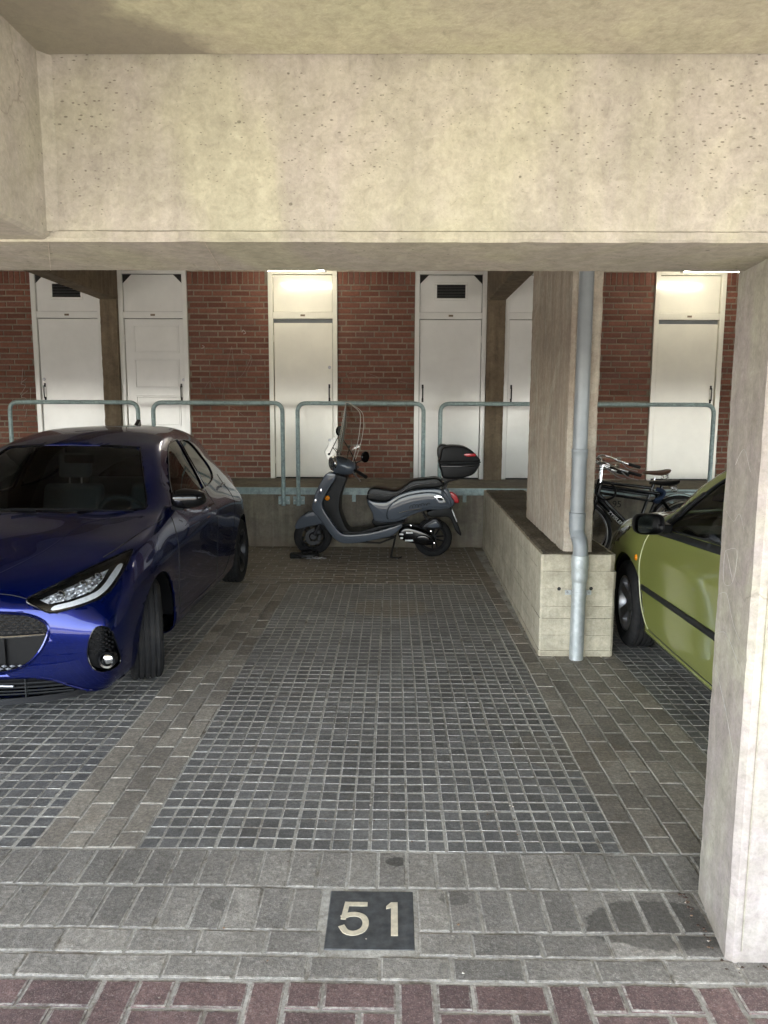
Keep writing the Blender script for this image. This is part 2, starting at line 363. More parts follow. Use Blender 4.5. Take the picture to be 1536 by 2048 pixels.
class MB:
    def __init__(s): s.v = []; s.f = []
    def add(s, vs, fs):
        k = len(s.v); s.v += [tuple(v) for v in vs]; s.f += [tuple(i + k for i in f) for f in fs]; return s
    def box(s, x0, x1, y0, y1, z0, z1):
        return s.add([(x0, y0, z0), (x1, y0, z0), (x1, y1, z0), (x0, y1, z0), (x0, y0, z1), (x1, y0, z1), (x1, y1, z1), (x0, y1, z1)],
                     [(0, 3, 2, 1), (4, 5, 6, 7), (0, 1, 5, 4), (1, 2, 6, 5), (2, 3, 7, 6), (3, 0, 4, 7)])
    def cbox(s, x0, x1, y0, y1, z0, z1, c, cz=None):
        # box with a worn arris (c wide, cz deep) round its top (z1) face
        cz = c if cz is None else cz
        s.arris = getattr(s, 'arris', []) + [len(s.f) + i for i in range(5, 9)]
        s.add([(x0, y0, z0), (x1, y0, z0), (x1, y1, z0), (x0, y1, z0), (x0, y0, z1 - cz), (x1, y0, z1 - cz), (x1, y1, z1 - cz), (x0, y1, z1 - cz),
               (x0 + c, y0 + c, z1), (x1 - c, y0 + c, z1), (x1 - c, y1 - c, z1), (x0 + c, y1 - c, z1)],
              [(8, 9, 10, 11), (0, 1, 5, 4), (1, 2, 6, 5), (2, 3, 7, 6), (3, 0, 4, 7), (4, 5, 9, 8), (5, 6, 10, 9), (6, 7, 11, 10), (7, 4, 8, 11)])
        return s
    def tube(s, path, r, seg=10, caps=True, closed=False):
        P = [Vector(p) for p in path]; n = len(P)
        R = r if hasattr(r, '__len__') else [r] * n
        k = len(s.v); prev = None
        for i in range(n):
            a = P[i - 1] if (i or closed) else P[0]; b = P[(i + 1) % n] if (i < n - 1 or closed) else P[-1]
            d = (b - a).normalized()
            if prev is None:
                ref = Vector((0, 0, 1)) if abs(d.z) < .9 else Vector((1, 0, 0))
                u = d.cross(ref).normalized()
            else: u = (prev - d * prev.dot(d)).normalized()
            prev = u; v = d.cross(u)
            for j in range(seg):
                a_ = 2 * math.pi * j / seg
                s.v.append(tuple(P[i] + (u * math.cos(a_) + v * math.sin(a_)) * R[i]))
        m = n if closed else n - 1
        for i in range(m):
            for j in range(seg):
                a0 = k + i * seg + j; a1 = k + i * seg + (j + 1) % seg; i2 = (i + 1) % n
                s.f.append((a0, a1, k + i2 * seg + (j + 1) % seg, k + i2 * seg + j))
        if caps and not closed:
            s.f.append(tuple(k + j for j in range(seg))[::-1]); s.f.append(tuple(k + (n - 1) * seg + j for j in range(seg)))
        return s
    def lathe(s, prof, seg=32, axis='z', c=(0, 0, 0), closed=True):
        # prof: list of (radius, height along axis)
        k = len(s.v); n = len(prof); c = Vector(c)
        for (r, h) in prof:
            for j in range(seg):
                a = 2 * math.pi * j / seg; x, y = r * math.cos(a), r * math.sin(a)
                p = {'z': (x, y, h), 'x': (h, x, y), 'y': (y, h, x)}[axis]
                s.v.append(tuple(c + Vector(p)))
        for i in range(n - 1):
            for j in range(seg):
                s.f.append((k + i * seg + j, k + i * seg + (j + 1) % seg, k + (i + 1) * seg + (j + 1) % seg, k + (i + 1) * seg + j))
        if closed:
            s.f.append(tuple(k + j for j in range(seg))[::-1]); s.f.append(tuple(k + (n - 1) * seg + j for j in range(seg)))
        return s
    def prism(s, poly, axis, d0, d1):
        k = len(s.v); n = len(poly)
        def P(a, b, d): return {'x': (d, a, b), 'y': (a, d, b), 'z': (a, b, d)}[axis]
        for d in (d0, d1): s.v += [P(a, b, d) for a, b in poly]
        s.f.append(tuple(range(k, k + n))); s.f.append(tuple(range(k + n, k + 2 * n))[::-1])
        for i in range(n): s.f.append((k + i, k + n + i, k + n + (i + 1) % n, k + (i + 1) % n))
        return s
    def mesh(s, name, fix=True):
        me = bpy.data.meshes.new(name); me.from_pydata(s.v, [], s.f); me.update()
        if hasattr(s, 'arris'):
            at = me.attributes.new('arris', 'FLOAT', 'FACE'); vals = np.zeros(len(s.f), np.float32); vals[s.arris] = 1.0
            at.data.foreach_set('value', vals)
        elif fix:
            bm = bmesh.new(); bm.from_mesh(me); bmesh.ops.recalc_face_normals(bm, faces=bm.faces[:]); bm.to_mesh(me); bm.free()
        return me
    def build(s, name, mat, parent=None, smooth=30, bevel=0, seg=2):
        o = link(name, s.mesh(name), mat, parent, smooth)
        if bevel:
            md = o.modifiers.new('bevel', 'BEVEL'); md.width = bevel; md.segments = seg; md.limit_method = 'ANGLE'; md.angle_limit = rad(35)
        return o

def spline(pts, n=6, closed=False):
    P = [Vector(p) if len(p) == 3 else Vector((p[0], p[1], 0)) for p in pts]; out = []; N = len(P)
    for i in range(N if closed else N - 1):
        p0 = P[i - 1] if (i or closed) else P[0]; p1 = P[i]; p2 = P[(i + 1) % N]; p3 = P[(i + 2) % N] if (i + 2 < N or closed) else P[-1]
        for j in range(n):
            t = j / n
            out.append(.5 * ((2 * p1) + (p2 - p0) * t + (2 * p0 - 5 * p1 + 4 * p2 - p3) * t * t + (3 * p1 - p0 - 3 * p2 + p3) * t ** 3))
    if not closed: out.append(P[-1])
    return [tuple(p) if len(pts[0]) == 3 else (p.x, p.y) for p in out]

def fillet(pts, r, n=6):
    P = [Vector(p) for p in pts]; out = [P[0]]
    for i in range(1, len(P) - 1):
        a = (P[i - 1] - P[i]); b = (P[i + 1] - P[i]); d = min(r, a.length * .49, b.length * .49)
        p0 = P[i] + a.normalized() * d; p2 = P[i] + b.normalized() * d
        for j in range(n + 1):
            t = j / n; out.append(p0 * (1 - t) ** 2 + P[i] * 2 * t * (1 - t) + p2 * t * t)
    out.append(P[-1]); return out

def text_mesh(name, txt, size, mat, parent, matrix, depth=.0015, space=1.0):
    cu = bpy.data.curves.new(name, 'FONT'); cu.body = txt; cu.size = size; cu.extrude = depth; cu.align_x = 'CENTER'; cu.align_y = 'CENTER'
    cu.space_character = space
    to = bpy.data.objects.new(name, cu); COL.objects.link(to)
    dg = bpy.context.evaluated_depsgraph_get()
    me = bpy.data.meshes.new_from_object(to.evaluated_get(dg))
    COL.objects.unlink(to); bpy.data.objects.remove(to)
    me.transform(matrix); me.materials.clear()
    return link(name, me, mat, parent, 0)

def copy_tree(o, parent=None):
    c = o.copy(); COL.objects.link(c); c.parent = parent
    for ch in list(o.children): copy_tree(ch, c)
    return c

# ================================================================== SETTING
JZ = -.0013
from mathutils import noise as mnoise
def gh(x, y):      # the paving has settled unevenly, a few millimetres
    return .0045 * mnoise.noise(Vector((x * 1.5, y * 1.5, 3.3))) + .0022 * mnoise.noise(Vector((x * 4.5, y * 4.5, 7.7)))
def sheet(name, x0, x1, y0, y1, z, mat, nx=1, ny=1):
    wav = abs(z - JZ) < 1e-6
    if wav: nx, ny = max(2, int((x1 - x0) / .06)), max(2, int((y1 - y0) / .06))
    vs = [(x0 + (x1 - x0) * i / nx, y0 + (y1 - y0) * j / ny, z + (gh(x0 + (x1 - x0) * i / nx, y0 + (y1 - y0) * j / ny) if wav else 0)) for j in range(ny + 1) for i in range(nx + 1)]
    fs = [(j * (nx + 1) + i, j * (nx + 1) + i + 1, (j + 1) * (nx + 1) + i + 1, (j + 1) * (nx + 1) + i) for j in range(ny) for i in range(nx)]
    me = bpy.data.meshes.new(name); me.from_pydata(vs, [], fs)
    return tag(link(name, me, mat, None, 0), kind='structure')

M['asphalt'] = sandmat('road asphalt', (.11, .105, .10), (.17, .165, .155))
sheet('ground', -1500, 1500, -1500, 1500, -.04, 'asphalt')
sheet('forecourt', -14, 14, -8, -.2, -.02, 'road')

PCACHE = {}
def lay(parent, piece, mat, items, cham=.004, limit=300, jit=1.0, dz=.0012):
    """items: (cx, cy, lx, ly). The largest in view become parts, the rest one joined part."""
    vis, rest = [], []; zo = 0.0 if piece == 'tile' else .0024
    for it in items:
        q = project((it[0], it[1], 0))
        if q and -30 < q[0] < 1566 and 0 < q[1] < 2090: vis.append((it[2] * it[3] / q[2] ** 3, it))
        else: rest.append(it)
    vis.sort(key=lambda a: -a[0])
    rest += [v[1] for v in vis[limit:]]
    for _, (cx, cy, lx, ly) in vis[:limit]:
        k = (piece, round(lx, 3), round(ly, 3), mat)
        if k not in PCACHE:
            PCACHE[k] = MB().cbox(-lx / 2, lx / 2, -ly / 2, ly / 2, -.03, 0, cham, .0016).mesh(piece); PCACHE[k].materials.append(M[mat])
        o = bpy.data.objects.new(piece, PCACHE[k]); COL.objects.link(o); o.parent = parent
        o.location = (cx + random.uniform(-1, 1) * .0013 * jit, cy + random.uniform(-1, 1) * .0013 * jit, gh(cx, cy) + zo + random.uniform(-1, 1) * dz)
        o.rotation_euler = ((gh(cx, cy + .03) - gh(cx, cy - .03)) / .06 + random.uniform(-1, 1) * .009 * jit, -(gh(cx + .03, cy) - gh(cx - .03, cy)) / .06 + random.uniform(-1, 1) * .009 * jit, random.uniform(-1, 1) * .009 * jit)
    if rest:
        mb = MB()
        for cx, cy, lx, ly in rest:
            cx += random.uniform(-1, 1) * .0013 * jit; cy += random.uniform(-1, 1) * .0013 * jit; z = gh(cx, cy) + zo + random.uniform(-1, 1) * dz
            mb.cbox(cx - lx / 2, cx + lx / 2, cy - ly / 2, cy + ly / 2, -.03, z, cham, .0016)
        o = link(piece + '_field', mb.mesh(piece, False), mat, parent, 0); o['kind'] = 'stuff'

G0, G1, PITCHX, ROWS = 2.597, 6.9, .0724, 60
def grid_bay(name, x0):
    b = sheet(name, x0, x0 + 25 * PITCHX, G0 - .004, G0 + ROWS * .0718, JZ, 'joint')
    it = []
    for j in range(ROWS):
        for i in range(25):
            sx = .0655 - (.003 if i % 4 in (0, 3) else 0); sy = .0650 - (.003 if j % 4 in (0, 3) else 0)
            wob = .0025 * math.sin(j * .13 + i * .3)
            it.append((x0 + (i + .5) * PITCHX + (.0012 if i % 4 == 0 else -.0012 if i % 4 == 3 else 0) + wob * .6, G0 + (j + .5) * .0718 + (.0012 if j % 4 == 0 else -.0012 if j % 4 == 3 else 0) + wob * .5, sx, sy))
    lay(b, 'tile', 'tile', it, .0022, jit=.5, dz=.0007)
    return b
grid_bay('parking_bay', -.945)
grid_bay('parking_bay', -1.345 - 25 * PITCHX)
grid_bay('parking_bay', 1.505)

def strip(name, x0, n, pitch, y0, y1, mat, skip=None):
    b = sheet(name, x0, x0 + n * pitch, y0 - .004, y1, JZ, 'joint'); it = []
    for i in range(n):
        y = y0 - (.105 if i % 2 else 0)
        while y < y1 - .02:
            a, c = max(y, y0), min(y + .2105, y1)
            cx, cy = x0 + (i + .5) * pitch, (a + c) / 2
            if c - a > .03 and not (skip and skip(cx, cy)): it.append((cx, cy, pitch - .0085, c - a - .0085))
            y += .2105
    lay(b, 'brick', mat, it)
strip('paving_strip', -1.345, 4, .1, G0, G1, 'brown')
strip('paving_strip', .865, 6, .10667, G0, 8.83, 'brown', lambda x, y: y > 5.0 and .93 + (y - 4.84) * .025 < x < 1.45 + (y - 4.84) * .025)

# rear rows laid crosswise behind the grid
b = sheet('rear_paving', -3.2, .865, G1 + .005, 8.83, JZ, 'joint'); it = []
for j in range(18):
    y = G1 + .058 + j * .106; x = -3.2 + (.105 if j % 2 else 0)
    while x < .83:
        x1_ = min(x + .2015, .857); it.append(((x + .0045 + x1_) / 2, y, x1_ - x - .0045, .0975)); x += .2105
lay(b, 'brick', 'brown', it)

# the two header rows and two stretcher rows at the mouth of the bay
TX0, TX1, TY0, TY1 = -.2, .079, 2.08, 2.362
b = sheet('threshold_paving', -3.2, 3.2, 1.952, G0 - .004, JZ, 'joint'); it = []
def cut_tile(cx, cy, lx, ly):
    x0, x1, y0, y1 = cx - lx / 2, cx + lx / 2, cy - ly / 2, cy + ly / 2
    if x1 < TX0 - .012 or x0 > TX1 + .012 or y1 < TY0 - .012 or y0 > TY1 + .008: return [(cx, cy, lx, ly)]
    if x0 < TX0 - .06: return [((x0 + TX0 - .014) / 2, cy, TX0 - .014 - x0, ly)]
    if x1 > TX1 + .06: return [((x1 + TX1 + .014) / 2, cy, x1 - TX1 - .014, ly)]
    return []
for (ya, yb, off) in ((2.379, G0 - .006, 0), (2.162, 2.375, .03)):
    x = -3.18 + off
    while x < 3.1:
        it += cut_tile(x + .052, (ya + yb) / 2, .0955, yb - ya - .008); x += .1045
for (ya, yb, off) in ((2.056, 2.160, .07), (1.956, 2.050, .0)):
    x = -3.2 + off
    while x < 3.1:
        it += cut_tile(x + .105, (ya + yb) / 2, .202, yb - ya - .006) if ya > 2.052 else [(x + .105, (ya + yb) / 2, .202, yb - ya - .005)]; x += .2115
lay(b, 'brick', 'grey', it, .005)

# the red driveway in front: herringbone
b = sheet('driveway', -3.2, 3.2, -.2, 1.952, JZ, 'joint'); it = []
c = .1055
for j in range(20):
    for i in range(60):
        k = (i + j) % 4; x = -3.14 + i * c; y = 1.950 - (j + 1) * c
        if k == 0: it.append((x + c, y + c / 2, 2 * c - .010, c - .010))
        elif k == 2: it.append((x + c / 2, y, c - .010, 2 * c - .010))
        elif k == 3 and j == 0: it.append((x + c / 2, y + c / 2, c - .010, c - .010))
lay(b, 'brick', 'redp', it, .006, dz=.0013)

# ------------------------------------------------------------------ number slab "51"
slab = empty('number_slab', (0, 0, 0), 0, 'dark square slab with cream numerals 51 let into the grey paving', 'number slab')
MB().cbox(TX0, TX1, TY0, TY1, -.04, .001, .003).build('slab', 'plate', slab, 0)
def ribbon(mb, pts, w_, z0, z1):
    P = [Vector((p[0], p[1])) for p in pts]; L, Rr = [], []
    for i, p in enumerate(P):
        d = (P[min(i + 1, len(P) - 1)] - P[max(i - 1, 0)]).normalized(); n_ = Vector((-d.y, d.x))
        L.append(p + n_ * w_ / 2); Rr.append(p - n_ * w_ / 2)
    for i in range(len(P) - 1):
        mb.prism([tuple(L[i]), tuple(L[i + 1]), tuple(Rr[i + 1]), tuple(Rr[i])], 'z', z0, z1)
cx5, y0n, hN = -.113, 2.142, .160
m5 = MB(); wS = .0205
ribbon(m5, [(cx5 - .030, y0n + hN - wS / 2), (cx5 + .040, y0n + hN - wS / 2)], wS, .0005, .0022)
ribbon(m5, [(cx5 - .0265, y0n + hN), (cx5 - .036, y0n + .074)], .017, .0005, .0023)
bowl = [(cx5 - .040, y0n + .082), (cx5 - .022, y0n + .095), (cx5 + .004, y0n + .099), (cx5 + .028, y0n + .086), (cx5 + .037, y0n + .058), (cx5 + .029, y0n + .026), (cx5 + .002, y0n + .010), (cx5 - .024, y0n + .017), (cx5 - .040, y0n + .044)]
ribbon(m5, spline(bowl, 5), wS, .0005, .0024)
m5.build('numeral', 'numeral', slab, 0)
m1 = MB(); cx1 = .016
ribbon(m1, [(cx1, y0n), (cx1, y0n + hN)], .022, .0005, .0022)
m1.prism([(cx1 - .011, y0n + hN), (cx1 - .027, y0n + hN - .020), (cx1 - .027, y0n + hN - .034), (cx1 - .011, y0n + hN - .028)], 'z', .0005, .0023)
m1.build('numeral', 'numeral', slab, 0)

# ------------------------------------------------------------------ concrete frame
def rough_sheet(mb, o, u, v, nu, nv, nrm, amp=.0022, edge=.006, seed=0):
    """dense patch o + a*u + b*v with cast roughness; the rim is chipped back a little"""
    o, u, v, nrm = Vector(o), Vector(u), Vector(v), Vector(nrm); rs = np.random.RandomState(seed)
    k = len(mb.v); g = rs.rand(nu + 1, nv + 1) - .5
    for i in range(nu + 1):
        for j in range(nv + 1):
            d = amp * g[i, j]
            mb.v.append(tuple(o + u * (i / nu) + v * (j / nv) + nrm * d))
    for i in range(nu):
        for j in range(nv):
            a = k + i * (nv + 1) + j; mb.f.append((a, a + nv + 1, a + nv + 2, a + 1))

from mathutils import noise as mnoise
def rough_prism(poly, z0, z1, step=.035, amp=.003, chip=.010, seed=0.0, top=True):
    """upright concrete piece from a plan polygon, with chipped arrises; one closed mesh"""
    P = []; corner = []
    n = len(poly)
    for i in range(n):
        a, b_ = Vector((*poly[i], 0)), Vector((*poly[(i + 1) % n], 0)); m = max(1, int((b_ - a).length / step))
        for j in range(m):
            P.append(a + (b_ - a) * (j / m)); corner.append(j == 0 and (b_ - a).length > .06 or (j == 0))
    cen = sum(P, Vector()) / len(P); nz = max(1, int((z1 - z0) / step)); mb = MB(); N = len(P)
    for k in range(nz + 1):
        z = z0 + (z1 - z0) * k / nz
        for i in range(N):
            p = P[i]; t_ = (P[(i + 1) % N] - P[i - 1]); nr = Vector((t_.y, -t_.x, 0)).normalized()
            q = Vector((p.x * 7 + seed, p.y * 7, z * 7)); d = mnoise.noise(q) * amp
            if corner[i] or (top and k == nz): d -= max(0, mnoise.noise(q * 4.1) + .15) * chip
            zz = z - (max(0, mnoise.noise(q * 3.3)) * chip * .6 if (k == nz and top) else 0)
            mb.v.append((p.x + nr.x * d, p.y + nr.y * d, zz))
    for k in range(nz):
        for i in range(N):
            mb.f.append((k * N + i, k * N + (i + 1) % N, (k + 1) * N + (i + 1) % N, (k + 1) * N + i))
    mb.f.append(tuple(range(N))[::-1]); mb.f.append(tuple(nz * N + i for i in range(N)))
    return mb

def long_beam(prof, x0, x1, step, seed, axis='x', chip_idx=()):
    """prismatic beam with cross-section prof, finely stepped so its arris can be chipped"""
    n = max(1, int((x1 - x0) / step)); mb = MB(); N = len(prof)
    for k in range(n + 1):
        x = x0 + (x1 - x0) * k / n
        for i, (a, b_) in enumerate(prof):
            q = Vector((x * 6 + seed, a * 9, b_ * 9)); d = mnoise.noise(q) * .0015
            if i in chip_idx: d += max(0, mnoise.noise(q * 3.7) - .05) * .010
            p = (x, a + d, b_ + d * .6) if axis == 'x' else (a + d, x, b_ + d * .6)
            mb.v.append(p)
    for k in range(n):
        for i in range(N): mb.f.append((k * N + i, k * N + (i + 1) % N, (k + 1) * N + (i + 1) % N, (k + 1) * N + i))
    mb.f.append(tuple(range(N))); mb.f.append(tuple(n * N + i for i in range(N))[::-1])
    return mb

SLAB_EDGE = -1.3; LEFT_EDGE = -.9  # unseen slab edge behind the camera, stepped to shape the incoming light
o = long_beam([(1.936, 3.6), (1.936, 2.30), (1.934, 2.068), (1.926, 2.064), (1.924, 2.047), (1.930, 2.040), (2.12, 2.0405), (2.315, 2.040), (2.325, 2.048), (2.325, 3.6)], -9, 9, .03, 3, 'x', (3, 4, 5, 7, 8)).build('concrete_beam', 'conc', None, 25)
tag(o, 'deep pitted concrete beam spanning the top of the picture above bay 51', 'beam', 'concrete beams')
for x_, sk in ((-.86, -.17), (-.47, -.045)):
    jb = MB().add([(x_, 1.93, 2.0392), (x_ + .002, 1.93, 2.0392), (x_ + .002 + sk, 2.32, 2.0392), (x_ + sk, 2.32, 2.0392)], [(0, 1, 2, 3)])
    jb.build('formwork_joint', 'col', o, 0)
ob = long_beam([(-.853, 2.475), (-.852, 2.065), (-.856, 2.052), (-.866, 2.0445), (-1.3, 2.0445), (-1.3, 2.476)], SLAB_EDGE + .01, 1.924, .04, 9, 'y', (1, 2)).build('concrete_beam', 'conc', None, 25)
tag(ob, 'short run of concrete beam at the upper left corner, meeting the wide front beam', 'beam', 'concrete beams')
MB().prism([(-.855, 1.9365), (-.829, 1.9365), (-.855, 1.905)], 'z', 2.062, 2.474).build('corner_fillet', 'conc', ob, 30)
tag(MB().prism([(-9, LEFT_EDGE), (-1.28, LEFT_EDGE), (-1.28, SLAB_EDGE), (9, SLAB_EDGE), (9, 1.928), (-9, 1.928)], 'z', 2.474, 2.8).build('ceiling', 'ceil', None, 0), kind='structure')
tag(MB().box(-9, 9, 2.325, 10.6, 3.50, 3.7).build('rear_ceiling', 'bounce_white', None, 0), kind='structure')
pl = rough_prism([(1.022, 2.043), (1.46, 2.043), (1.46, 2.372), (1.052, 2.372), (1.006, 2.06)], -.03, 2.1, .03, .0012, .0035, 4.0, False).build('concrete_pillar', 'pill', None, 35)
tag(pl, 'pale square concrete pillar close up at the right edge, standing on the paving', 'pillar')
gm = MB(); gm.box(1.044, 1.048, 2.0395, 2.06, .04, 2.03); gm.build('corner_bead', 'conc', pl, 0)
# light scratches on the side of the pillar
sc = MB()
def on_pill(y, z): return (1.0065 + (y - 2.06) * (.046 / .312) - .0026, y, z)
for pts in ([(2.33, 1.32), (2.25, 1.30), (2.20, 1.33), (2.15, 1.29)], [(2.31, 1.20), (2.20, 1.22), (2.22, 1.12), (2.31, 1.10), (2.31, 1.20), (2.22, 1.12)],
            [(2.35, 1.05), (2.27, 1.07), (2.19, 1.00), (2.12, .97)], [(2.35, .92), (2.25, .95), (2.12, .90)], [(2.34, .82), (2.2, .72), (2.1, .62)], [(2.27, 1.47), (2.2, 1.52), (2.13, 1.46)]):
    MB().tube([on_pill(y, z) for y, z in spline(pts, 4)], .0006, 4).build('scratch', 'chalkw', pl, 0)

# ------------------------------------------------------------------ raised walkway, back wall, soffit beams
WY = 10.10; PZ = .70
wk = tag(rough_prism([(-9, 8.835), (9, 8.835), (9, 10.32), (-9, 10.32)], -.03, PZ, .09, .004, .004, 8.0).build('walkway', 'plat', None, 30), kind='structure')
es = MB(); es.box(-8, 8, 8.824, 8.8305, .628, .704); es.box(-8, 8, 8.824, 8.88, .7042, .709)
es.build('edge_angle', 'teal', wk, 0)
for x_ in (-4.3, -3.3, -2.2, -.45, .86, 2.2, 3.3):
    MB().box(x_ - .022, x_ + .022, 8.820, 8.830, .545, .64).build('edge_lug', 'teal', wk, 0, .003)
tag(MB().box(-9, 9, 10.26, 10.5, 0, 3.6).build('back_wall', 'mortar', None, 0), kind='structure')
tag(MB().box(-9, 9, WY - .02, 10.26, 3.405, 3.52).build('lintel', 'col', None, 0), 'long concrete lintel over the storeroom doors, mostly behind the front beam', 'lintel')
tag(MB().box(-9.2, -9, 2, 10.5, 0, 3.6).build('side_wall', 'col', None, 0), kind='structure')
tag(MB().box(9, 9.2, 2, 10.5, 0, 3.6).build('side_wall', 'col', None, 0), kind='structure')

for xa, xb, lab, lb2 in ((-3.822, -3.605, 'brown stained concrete pilaster between the two doors at the left', 'concrete soffit beam running back to the pilaster at the left'), (1.228, 1.462, 'brown stained concrete pilaster just left of the thick column', 'concrete soffit beam running back to the pilaster beside the thick column')):
    tag(rough_prism([(xa, 10.0), (xb, 10.0), (xb, 10.2), (xa, 10.2)], PZ, 3.05, .05, .004, .008, xa).build('concrete_pilaster', 'pilas', None, 30), lab, 'pilaster', 'pilasters on the walkway')
    tag(long_beam([(xa - .004, 3.51), (xa - .004, 3.05), (xa + .01, 3.035), (xb - .01, 3.035), (xb + .004, 3.05), (xb + .004, 3.51)], 2.33, 10.08, .1, xa, 'y', (2, 3)).build('soffit_beam', 'pilas', None, 25), lb2, 'beam', 'soffit beams over the bays')

# brick piers: every brick a piece
BM = {}
def brick_mesh(L, Hh):
    k = (round(L, 3), round(Hh, 3))
    if k not in BM:
        me = MB().cbox(-L / 2, L / 2, -Hh / 2, Hh / 2, -.05, 0, .003).mesh('brick'); me.materials.append(M['brick'])
        me.transform(Matrix.Rotation(rad(90), 4, 'X')); BM[k] = me
    return BM[k]
def pier(x0, x1, label):
    p = empty('brick_pier', ((x0 + x1) / 2, WY, PZ), 0, label, 'brick wall', 'brick piers between the storeroom doors')
    MB().box(x0 - (x0 + x1) / 2, x1 - (x0 + x1) / 2, .009, .155, 0, 2.72).build('mortar_bed', 'mortar', p, 0)
    ch, bl = .0745, .2460; cx = (x0 + x1) / 2; n = 34
    def put(a, c_, z, hh):
        L = round((c_ - a) * 100) / 100 - .0005
        o = bpy.data.objects.new('brick', brick_mesh(L, hh)); COL.objects.link(o); o.parent = p
        o.location = ((a + c_) / 2 - cx + random.uniform(-.0015, .0015), random.uniform(-.0025, .002), z + random.uniform(-.0012, .0012))
        o.rotation_euler = (random.uniform(-.006, .006), random.uniform(-.004, .004), random.uniform(-.006, .006))
    phase = random.random()
    for r in range(n):
        z = .008 + r * ch + ch / 2
        phase = (phase + random.choice((.5, .5, .25, .75, .5))) % 1.0
        x = x0 - phase * bl
        while x < x1 - .02:
            a, c_ = max(x + .007, x0 + .004), min(x + bl - .007, x1 - .004)
            if c_ - a > .03: put(a, c_, z, .0545)
            x += bl
    x = x0 + .004
    while x < x1 - .05:
        put(x, x + .0575, .008 + n * ch + .085, .155); x += .0735
    return p
D1, D2, D3, D4, D5, D6 = (-4.752, -3.822), (-3.605, -2.700), (-1.635, -.728), (.288, 1.228), (1.462, 2.395), (3.408, 4.322)
pier(D1[0] - 1.02, D1[0], 'strip of red brick wall at the far left edge, left of the first white door')
pA = pier(D2[1], D3[0], 'red brick pier with large chalk scribbles, between the panelled door and the lamp tinted white door')
pB = pier(D3[1], D4[0], 'red brick pier behind the scooter windscreen, left of the vented door')
pC = pier(D5[1], D6[0], 'red brick pier right of the thick column, above the bicycles')
pD = pier(D6[1], D6[1] + .9, 'sliver of red brick wall right of the rightmost door, beside the pale pillar')
def scribble(p, x0, lines, mat='chalk', r=.0018):
    mb = MB()
    for ln in lines: mb.tube([(x - x0, -.0055, z - PZ) for x, z in spline(ln, 4)], r, 4)
    mb.build('scribble', mat, p, 0)
cA = (D2[1] + D3[0]) / 2
scribble(pA, cA, [[(-2.28, 1.72), (-2.24, 1.95), (-2.18, 2.25), (-2.13, 2.45)], [(-2.13, 2.45), (-2.10, 2.2), (-2.08, 1.85)], [(-2.28, 1.70), (-2.1, 1.62), (-1.98, 1.53)], [(-2.07, 2.02), (-1.98, 2.1), (-1.88, 2.3)], [(-2.5, 1.9), (-2.42, 2.0), (-2.35, 1.86)], [(-2.0, 2.38), (-1.86, 2.30), (-1.93, 2.12)], [(-2.04, 1.86), (-1.95, 1.72)]], 'chalk', .0013)
scribble(pA, cA, [[(-2.52, 2.46), (-2.49, 2.44), (-2.53, 2.42)], [(-1.99, 2.63), (-1.97, 2.66), (-1.94, 2.62), (-1.97, 2.61)]], 'chalkw', .004)
cB = (D3[1] + D4[0]) / 2
scribble(pB, cB, [[(-.60, 2.08), (-.56, 1.98), (-.52, 2.05), (-.47, 1.96), (-.42, 2.04)], [(-.36, 2.06), (-.37, 1.96), (-.30, 2.02), (-.28, 1.96)], [(-.58, 2.1), (-.4, 2.12), (-.2, 2.06)], [(-.46, 1.85), (-.38, 1.82)], [(.1, 2.0), (.2, 1.98)]], 'chalk', .0013)
cL = D1[0] - .51
scribble(p_ := [o for o in COL.objects if o.name == 'brick_pier'][0], cL, [[(-4.95, 1.95), (-4.92, 2.15)], [(-4.98, 1.80), (-4.9, 1.92), (-4.96, 1.95), (-4.88, 2.02)], [(-4.95, 1.62), (-4.9, 1.75), (-4.97, 1.78), (-4.87, 1.86)], [(-4.85, 1.66), (-4.83, 1.9)], [(-4.93, 1.5), (-4.9, 1.62)]], 'chalkw', .0022)

